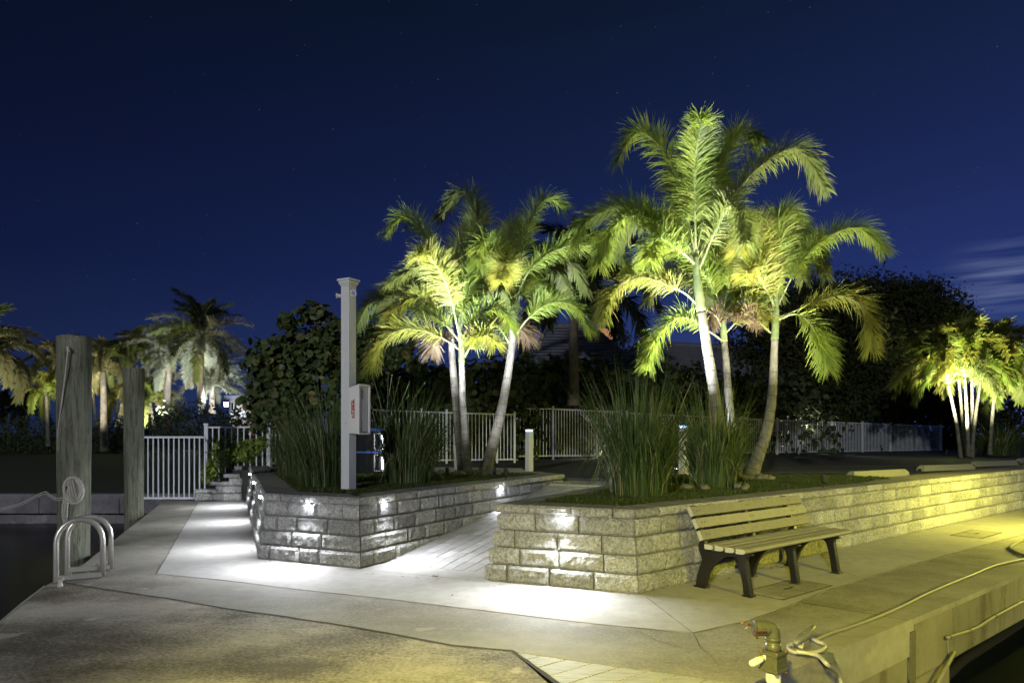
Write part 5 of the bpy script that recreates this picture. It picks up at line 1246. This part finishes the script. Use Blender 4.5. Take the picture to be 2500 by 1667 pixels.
# ------------------------------------------------------------------ houses
def roof_hip(mb, a, b, ridge0, ridge1, c, d):
    mb.add([a, b, c, d, ridge0, ridge1], [(0, 1, 5, 4), (1, 2, 5), (2, 3, 4, 5), (3, 0, 4)])
def house():
    c = P(1430, 1062, 33); root = empty('villa', c, 'low villa with a dark tiled hip roof and a glowing orange skylight behind the hedge', 'house')
    def q(x, y, Y): return P(x, y, Y) - c
    mb = MB(); mb.obox(q(1270, 1062, 32) + Vector((0, 0, -.6)), (14, 0, 0), (0, 10, 0), (0, 0, 2.2)); mb.build('wall', 'stucco', root)
    mb = MB(); roof_hip(mb, q(1255, 935, 30), q(1600, 935, 30), q(1340, 796, 34), q(1440, 796, 34), q(1600, 935, 30) + Vector((1, 9, 0)), q(1255, 935, 30) + Vector((-1, 9, 0))); r1 = mb.build('roof', 'roof_tile', root)
    mb = MB(); roof_hip(mb, q(1480, 925, 32), q(1960, 935, 32), q(1560, 838, 36), q(1800, 850, 36), q(1960, 935, 32) + Vector((1, 9, 0)), q(1480, 925, 32) + Vector((-1, 9, 0))); r2 = mb.build('roof', 'roof_tile', root)
    mb = MB(); roof_hip(mb, q(1330, 960, 27), q(1500, 960, 27), q(1385, 862, 29.5), q(1420, 862, 29.5), q(1500, 960, 27) + Vector((0, 5, 0)), q(1330, 960, 27) + Vector((0, 5, 0))); r3 = mb.build('roof', 'roof_tile_pale', root)
    for rf, segs in ((r1, ((q(1440, 796, 34), q(1600, 935, 30)), (q(1340, 796, 34), q(1255, 935, 30)), (q(1340, 796, 34), q(1440, 796, 34)))), (r2, ((q(1560, 838, 36), q(1480, 925, 32)), (q(1560, 838, 36), q(1800, 850, 36)), (q(1800, 850, 36), q(1960, 935, 32)))), (r3, ((q(1420, 862, 29.5), q(1500, 960, 27)), (q(1385, 862, 29.5), q(1330, 960, 27))))):
        mb = MB()
        for a, b in segs:
            L = (b - a).length; n = int(L / .4)
            for k in range(n): mb.tube([a.lerp(b, k / n) + Vector((0, 0, .06)), a.lerp(b, (k + .96) / n) + Vector((0, 0, .03))], [.10, .16], 6)
        mb.build('ridge_tile', 'roof_tile_pale', rf)
        # tile courses
        me = rf.data; mb = MB(); f = me.polygons[0]; vv = [me.vertices[i].co.copy() for i in f.vertices]; a, b, e, g = vv[0], vv[1], vv[2], vv[3]
        nrm = (b - a).cross(g - a).normalized(); 
        if nrm.z < 0: nrm = -nrm
        rows = 18
        for k in range(rows):
            t = (k + .5) / rows; l0, l1 = a.lerp(g, t), b.lerp(e, t); mb.tube([l0 + nrm * .02, l1 + nrm * .02], .035, 4)
        o = mb.build('tile_course', 'roof_tile_pale', rf)
    mb = MB(); vs = []; fs = []; cc = q(1468, 826, 34.5); n = 14
    for j in range(5):
        el = rad(90 * j / 4)
        for i in range(n): a = 2 * math.pi * i / n; vs.append(cc + Vector((.66 * math.cos(a) * math.cos(el), .66 * math.sin(a) * math.cos(el), .52 * math.sin(el))))
    fs = [(j * n + i, j * n + (i + 1) % n, (j + 1) * n + (i + 1) % n, (j + 1) * n + i) for j in range(4) for i in range(n)]; mb.add(vs, fs); mb.build('skylight', 'skylight_orange', root, smooth=True)
house()
def far_house():
    Y = 55; c = P(575, 1062, Y); root = empty('far_house', c, 'white house with a bright porch lamp across the canal behind the gate', 'house')
    def q(x, y, dy=0): return P(x, y, Y + dy) - c
    mb = MB(); a, b = q(560, 1062), q(612, 975); mb.obox(a, (b.x - a.x, 0, 0), (0, 4, 0), (0, 0, b.z - a.z)); mb.build('wall', 'stucco', root)
    mb = MB(); a, b = q(612, 1062, -.5), q(650, 945, -.5); mb.obox(a, (b.x - a.x, 0, 0), (0, 4, 0), (0, 0, b.z - a.z)); mb.build('side_wing', 'stucco_pink', root)
    mb = MB(); a, b = q(553, 975), q(620, 966); mb.obox(a + Vector((0, -.5, 0)), (b.x - a.x, 0, 0), (0, 5, 0), (0, 0, b.z - a.z)); mb.build('roof', 'roof_tile', root)
    for x0, x1, y0, y1, mt in ((566, 578, 1000, 985, 'window_dark'), (583, 603, 1020, 1003, 'lit_window'), (564, 576, 1030, 1008, 'lit_window')):
        a, b = q(x0, y0), q(x1, y1); mb = MB(); mb.obox(a + Vector((0, -.06, 0)), (b.x - a.x, 0, 0), (0, .05, 0), (0, 0, b.z - a.z)); w = mb.build('window', mt, root)
        mb = MB(); mb.obox(a + Vector(((b.x - a.x) / 2 - .03, -.10, 0)), (.06, 0, 0), (0, .03, 0), (0, 0, b.z - a.z)); mb.build('mullion', 'white_paint', w)
    mb = MB(); a = q(584, 1022); 
    for k in range(8): mb.obox(a + Vector((k * .1, -.3, 0)), (.02, 0, 0), (0, .02, 0), (0, 0, .4))
    mb.build('railing', 'white_paint', root)
    mb = MB(); l = q(552, 987, -1.5); mb.tube([l + Vector((0, 0, -.16)), l + Vector((0, 0, .16))], .16, 10); mb.build('porch_lamp', 'lamp_white', root)
    point('porch_lamp_light', P(552, 987, Y - 2.1), 260, WHITE, .1)
far_house()
# garden lamps beyond the fence
point('garden_lamp', P(1484, 1098, 24.6), 130, (1, .95, .8), .05)
point('garden_lamp', P(1961, 1036, 30.7), 260, (1, .9, .88), .05)
def tiny_lamp(p, lab):
    root = empty('garden_light', p, lab, 'garden light', 'garden lights beyond the fence'); mb = MB(); mb.tube([(0, 0, -.3), (0, 0, .0)], .012, 6); mb.build('stake', 'black_print', root); mb = MB(); mb.tube([(0, 0, .0), (0, 0, .07)], [.035, .03], 8); mb.build('lens', 'lamp_white', root)
tiny_lamp(P(1482, 1108, 24.9), 'small garden light low behind the fence beside the largest grass'); tiny_lamp(P(1960, 1035, 31.2), 'bright garden light under the pink bush')
bgm = MB(); bgm.obox(P(1462, 1115, 25.6), (1.0, .1, 0), (0, .2, 0), (0, 0, .9)); o = bgm.build('garden_wall', 'stucco'); tag(o, 'short pale wall lit by a garden light behind the fence', 'wall')

# ------------------------------------------------------------------ pebbles and rocks
def pebbles(center, rx, ry, n, nm='pebbles', smin=.035, smax=.075, inner=.15):
    mb = MB()
    for k in range(n):
        a = R.uniform(0, 6.28); rr = R.uniform(.6, 1.1); x, y = center.x + rx * rr * math.cos(a), center.y + ry * rr * math.sin(a); s = R.uniform(smin, smax)
        sx, sy, sz = s, s * R.uniform(.6, .9), s * R.uniform(.5, .7); rz = R.uniform(0, 3.14); vs = []; fs = []
        for j in range(5):
            ph = math.pi * (j + .5) / 5
            for i in range(8):
                t = 2 * math.pi * i / 8; u, v, w = sx * math.sin(ph) * math.cos(t), sy * math.sin(ph) * math.sin(t), sz * math.cos(ph); vs.append((x + u * math.cos(rz) - v * math.sin(rz), y + u * math.sin(rz) + v * math.cos(rz), center.z + sz * .7 + w + R.uniform(0, .03)))
        fs = [(j * 8 + i, (j + 1) * 8 + i, (j + 1) * 8 + (i + 1) % 8, j * 8 + (i + 1) % 8) for j in range(4) for i in range(8)] + [tuple(range(8)), tuple(range(39, 31, -1))]
        mb.add(vs, fs)
    o = mb.build(nm, 'pebble', smooth=True, kind='stuff')
pebbles(G(1140, 1160, GZ), .55, .28, 70); pebbles(G(1180, 1158, GZ), .42, .26, 40); pebbles(G(1815, 1172, GZ), .48, .22, 45, smin=.05, smax=.09); pebbles(G(1740, 1196, GZ), .5, .25, 14, smin=.05, smax=.08)
for k, (x, y, s, lab) in enumerate([(1588, 1207, .13, 'flat pale rock at the foot of the largest grass clump'), (1516, 1196, .10, 'small rock beside the largest grass clump, towards the ramp'), (1734, 1183, .085, 'rounded rock at the foot of the second grass clump'), (1612, 1188, .075, 'small rounded stone behind the largest grass clump')]):
    bm = bmesh.new(); bmesh.ops.create_icosphere(bm, subdivisions=3, radius=1)
    for v in bm.verts: v.co *= 1 + .22 * noise.noise(v.co * 1.6 + Vector((k * 5, 0, 0))); v.co.x *= s; v.co.y *= s * .7; v.co.z *= s * .55
    me = bpy.data.meshes.new('rock'); bm.to_mesh(me); bm.free(); me.materials.append(M['rock']); o = bpy.data.objects.new('rock', me); COL.objects.link(o); o.location = G(x, y, GZ) + Vector((0, 0, s * .3)); tag(o, lab, 'rock', 'rocks by the grass clumps')
mb = MB()
for x, y, n_, w in ((525, 1215, 14, .28), (1060, 1410, 2, .03), (1095, 1455, 1, .05), (1900, 1387, 3, .1)):
    for k in range(n_):
        p = G(x, y) + Vector((R.uniform(-w, w), R.uniform(-.05, .05), .006)); a = R.uniform(0, 6.28); s = R.uniform(.02, .035)
        mb.add([p + Vector((s * math.cos(a), s * math.sin(a), .01)), p + Vector((-s * .4 * math.sin(a), s * .4 * math.cos(a), 0)), p - Vector((s * math.cos(a), s * math.sin(a), -.012)), p + Vector((s * .4 * math.sin(a), -s * .4 * math.cos(a), .004))], [(0, 1, 2, 3)])
for k in range(70):
    t_ = R.uniform(0, 13); p = B + WD * t_ + WN * R.uniform(.03, .16) if k < 34 else (D + (L_ - D) * R.random() + nL * R.uniform(.03, .2) if k < 50 else C + (B - C) * R.random() + nF * R.uniform(.03, .25))
    a = R.uniform(0, 6.28); s_ = R.uniform(.012, .03); p = Vector((p.x, p.y, .008)); u_ = Vector((math.cos(a), math.sin(a), .12)) * s_; v_ = Vector((-math.sin(a), math.cos(a), .05)) * s_ * .45
    mb.add([p + u_, p + v_, p - u_, p - v_], [(0, 1, 2, 3)])
mb.build('fallen_leaves', 'dry_leaf', kind='stuff')

# ------------------------------------------------------------------ dock services at the near right corner
def valve():
    Y = 3.86; c = P(1888, 1667, Y); s = Y / F; root = empty('water_valve', (c.x, c.y, -.5), 'grey plastic valve on a white riser with a yellow-lit lever and bent outlet', 'valve'); o0 = root.location.copy()
    def q(x, y, dy=0): return P(x, y, Y + dy) - o0
    X = q(1888, 1600).x
    mb = MB(); b = q(1888, 1667); mb.tube([(X, 0, -.6), (X, 0, q(0, 1655).z)], .034, 20); mb.tube([(X, 0, q(0, 1662).z), (X, 0, q(0, 1640).z)], .041, 20); mb.build('riser', 'pvc', root, smooth=False)
    mb = MB(); z0, z1 = q(0, 1632).z, q(0, 1592).z; w = .105
    mb.box((X, 0, (z0 + z1) / 2), (w, w, z1 - z0), rad(38)); mb.box((X, 0, z0), (w * 1.1, w * 1.1, .016), rad(38)); mb.box((X, 0, z1), (w * 1.1, w * 1.1, .018), rad(38)); mb.tube([(X, 0, z0 - .02), (X, 0, z0)], .042, 16); mb.tube([(X, 0, z1), (X, 0, z1 + .012)], .047, 16)
    mb.build('valve_body', 'valve_grey', root, bevel=.003)
    for k in range(4):
        a = rad(38 + 45 + 90 * k); dx, dy = .074 * math.cos(a), .074 * math.sin(a); mb = MB(); mb.tube([(X + dx * .9, dy * .9, z0 - .016), (X + dx * .9, dy * .9, z1 + .014)], .0055, 8); mb.tube([(X + dx * .9, dy * .9, z0 - .018), (X + dx * .9, dy * .9, z0 - .008)], .010, 6); mb.tube([(X + dx * .9, dy * .9, z1 + .008), (X + dx * .9, dy * .9, z1 + .018)], .010, 6); mb.build('tie_bolt', 'brass', root)
    mb = MB(); h0, h1 = q(1860, 1603), q(1823, 1614); h0.y = -.02; h1.y = -.05
    mb.tube([Vector((X - .05, 0, h0.z)), h0 + Vector((.01, 0, 0))], .016, 10); mb.tube([h0, h0.lerp(h1, .4), h0.lerp(h1, .85), h1], [.017, .021, .020, .010], 10); mb.build('lever', 'pvc', root, smooth=True)
    mb = MB(); ze = q(0, 1545).z
    rr = [.042, .042, .038, .038, .042, .042, .038]; zz = [z1 + .012, z1 + .05, z1 + .052, z1 + .07, z1 + .072, z1 + .085, z1 + .087]
    mb.tube([(X, 0, z) for z in zz], rr, 18); el = []
    xe = q(1870, 1530).x; zc = q(0, 1531).z
    p0 = Vector((X, 0, z1 + .087)); el = [p0, Vector((X, 0, ze)), Vector((X - .006, 0, ze + .022)), Vector((X - .026, 0, zc - .002)), Vector((X - .045, -.004, zc)), Vector((xe, -.006, zc))]
    mb.tube(smooth_path(el, 4), .037, 18); mb.build('elbow', 'valve_grey', root, smooth=True)
    mb = MB(); xs = q(1839, 1530).x; mb.tube([(xe, -.006, zc), (xs, -.014, zc)], [.043, .045], 18); mb.tube([(xs, -.014, zc), (xs - .002, -.014, zc)], [.045, .036], 18); cp = mb.build('coupling', 'valve_grey', root)
    mb = MB(); a = Vector((xs + .055, -.058, zc - .006)); b = Vector((xs - .006, -.062, zc - .008)); mb.tube([a, b], .0055, 6); mb.tube([b + Vector((-.012, 0, .01)), b + Vector((.0, -.004, -.03)), b + Vector((.012, 0, -.034))], .0035, 6); mb.build('cam_lever', 'copper', root)
    mb = MB(); a = Vector((xs - .012, .03, zc + .006)); mb.tube([a + Vector((.03, 0, 0)), a + Vector((-.01, 0, .002))], .006, 6); mb.build('cam_lever', 'copper', root)
    mb = MB(); cc = a + Vector((-.03, 0, -.002)); mb.tube([cc + Vector((.020 * math.cos(t), 0, .020 * math.sin(t))) for t in [2 * math.pi * i / 16 for i in range(17)]], .0018, 5); mb.build('pull_ring', 'brass', root)
valve()
def big_cleat():
    p = G(1962, 1582, .0) ; root = empty('dock_cleat', p, 'grey metal horn cleat with white hose wound around it', 'cleat', None, math.atan2(.30, .45) + rad(8)); 
    mb = MB(); mb.tube([(-.13, 0, .055), (-.08, 0, .072), (-.02, 0, .08), (.03, 0, .085), (.09, 0, .10), (.155, 0, .125)], [.016, .024, .030, .030, .026, .018], 12); mb.build('horn', 'cleat_grey', root, smooth=True)
    mb = MB(); mb.box((0, 0, .035), (.11, .05, .07), taper=.72); mb.box((0, 0, .006), (.16, .08, .012)); mb.build('base', 'cleat_grey', root, bevel=.008)
    mb = MB(); mb.tube([(.01, 0, .106), (.01, 0, .112)], .013, 8); mb.tube([(.06, 0, .110), (.06, 0, .118)], .013, 8); mb.build('bolt', 'steel', root)
big_cleat()
def hoses():
    c = G(1970, 1585); root = empty('water_hose', c, 'white water hose coiled round the cleat and running along the dock edge', 'hose')
    r = .0135
    pts = []
    def g(x, y, z=.016): return G(x, y, z) - c
    coil = [g(1985, 1560, .03), g(1995, 1565, .035), g(2013, 1573, .03), g(2008, 1585, .028), g(1975, 1593, .025), g(1935, 1590, .025), g(1924, 1578, .028), g(1935, 1572, .03), g(1960, 1580, .028)]
    mb = MB(); mb.tube(smooth_path(coil, 6), r, 12); mb.build('coil', 'hose_white', root, smooth=True)
    mb = MB(); dn = [g(1945, 1590, .045), g(1975, 1594, .045), g(2000, 1602, .04), g(2020, 1622, .03)] + [on_face(2032, 1650) + WN * .04 - c + Vector((0, 0, .02)), on_face(2040, 1690) + WN * .05 - c, on_face(2046, 1760) + WN * .03 - c]
    mb.tube(smooth_path(dn, 6), r, 12); mb.build('hanging_end', 'hose_white', root, smooth=True)
    run = [(1990, 1562), (2030, 1544), (2080, 1528), (2140, 1506), (2200, 1480), (2260, 1450), (2320, 1424), (2380, 1400), (2410, 1387), (2440, 1377), (2500, 1364), (2600, 1345)]
    mb = MB(); mb.tube(smooth_path([g(x, y, .018 + R.uniform(0, .006)) for x, y in run], 6), .014, 10); mb.build('run_along_edge', 'hose_dusty', root, smooth=True)
    root = empty('loose_hose', G(2470, 1340), 'loop of cream hose lying on the paving at the edge of the photo', 'hose'); c2 = root.location.copy()
    mb = MB(); mb.tube(smooth_path([G(x, y, .02) - c2 for x, y in ((2560, 1305), (2500, 1318), (2478, 1327), (2466, 1336), (2474, 1343), (2500, 1355), (2560, 1370))], 6), .0185, 10); mb.build('loop', 'hose_dusty', root, smooth=True)
hoses()
def conduits():
    root = empty('pvc_conduit', on_face(2310, 1552), 'cream plastic conduit clipped along the side face of the dock', 'pipe'); c = root.location.copy()
    mb = MB(); pts = [on_face(x, y) + WN * .03 - c for x, y in ((2302, 1554), (2350, 1540), (2380, 1528), (2420, 1503), (2500, 1462), (2600, 1415))]; mb.tube(smooth_path(pts, 4), .0165, 10); mb.build('pipe', 'conduit_grey', root, smooth=True)
    mb = MB()
    for x, y in ((2308, 1552), (2358, 1538), (2421, 1503)): q = on_face(x, y) + WN * .03 - c; mb.tube([q - WD * .012, q + WD * .012], .021, 10)
    mb.build('coupling', 'crack_dark', root)
    mb = MB(); a, b = on_face(2307, 1553) + WN * .02 - c, on_face(2306, 1592) + WN * .03 - c; mb.tube([a, b], .004, 5); mb.build('hanger', 'steel', root)
    root = empty('conduit_stub', on_face(2314, 1588), 'short broken conduit hanging at a slant on the dock face', 'pipe'); c = root.location.copy()
    mb = MB(); mb.tube([on_face(2314, 1588) + WN * .05 - c, on_face(2262, 1675) + WN * .06 - c], .019, 10); mb.tube([on_face(2270, 1660) + WN * .06 - c, on_face(2262, 1675) + WN * .06 - c], .024, 10); mb.build('pipe', 'conduit_grey', root, smooth=True)
    o0 = edge(.6) - WN * .18 + Vector((0, 0, -.74)); root = empty('black_pipe', o0, 'thick black pipe slung in the shade under the dock beam', 'pipe')
    mb = MB(); mb.tube([Vector((0, 0, -.2)) + WD * -.2, WD * 1.2, WD * 9 + Vector((0, 0, .16))], .045, 14); mb.build('pipe', 'black_pipe', root, smooth=True)
    mb = MB(); q = WD * .5 + Vector((0, 0, -.06)); mb.tube([q - WD * .02, q + WD * .02], .068, 14); mb.build('clamp', 'steel', root)
    # duct tape patch and green paint mark on the slab edge
    mb = MB(); a = G(2015, 1600, .004); pts = [G(x, y, .005) for x, y in ((2008, 1588), (2034, 1592), (2040, 1612), (2012, 1622))]; mb.add(pts, [(0, 3, 2, 1)]); mb.add([pts[1], pts[2], pts[2] + Vector((.02, -.02, -.05)), pts[1] + Vector((.02, -.02, -.05))], [(0, 1, 2, 3)]); o = mb.build('tape_patch', 'tape'); tag(o, 'silver tape patch on the dock edge beside the hose', 'tape')
    mb = MB(); pts = [on_face(x, y) + WN * .004 for x, y in ((2040, 1667), (2044, 1652), (2054, 1644), (2062, 1652), (2065, 1675), (2056, 1678), (2054, 1660), (2048, 1664), (2046, 1680))]; mb.add(pts, [tuple(range(len(pts)))]); o = mb.build('paint_mark', 'paint_green'); tag(o, 'smear of green paint on the concrete dock face under the hose', 'paint mark')
conduits()
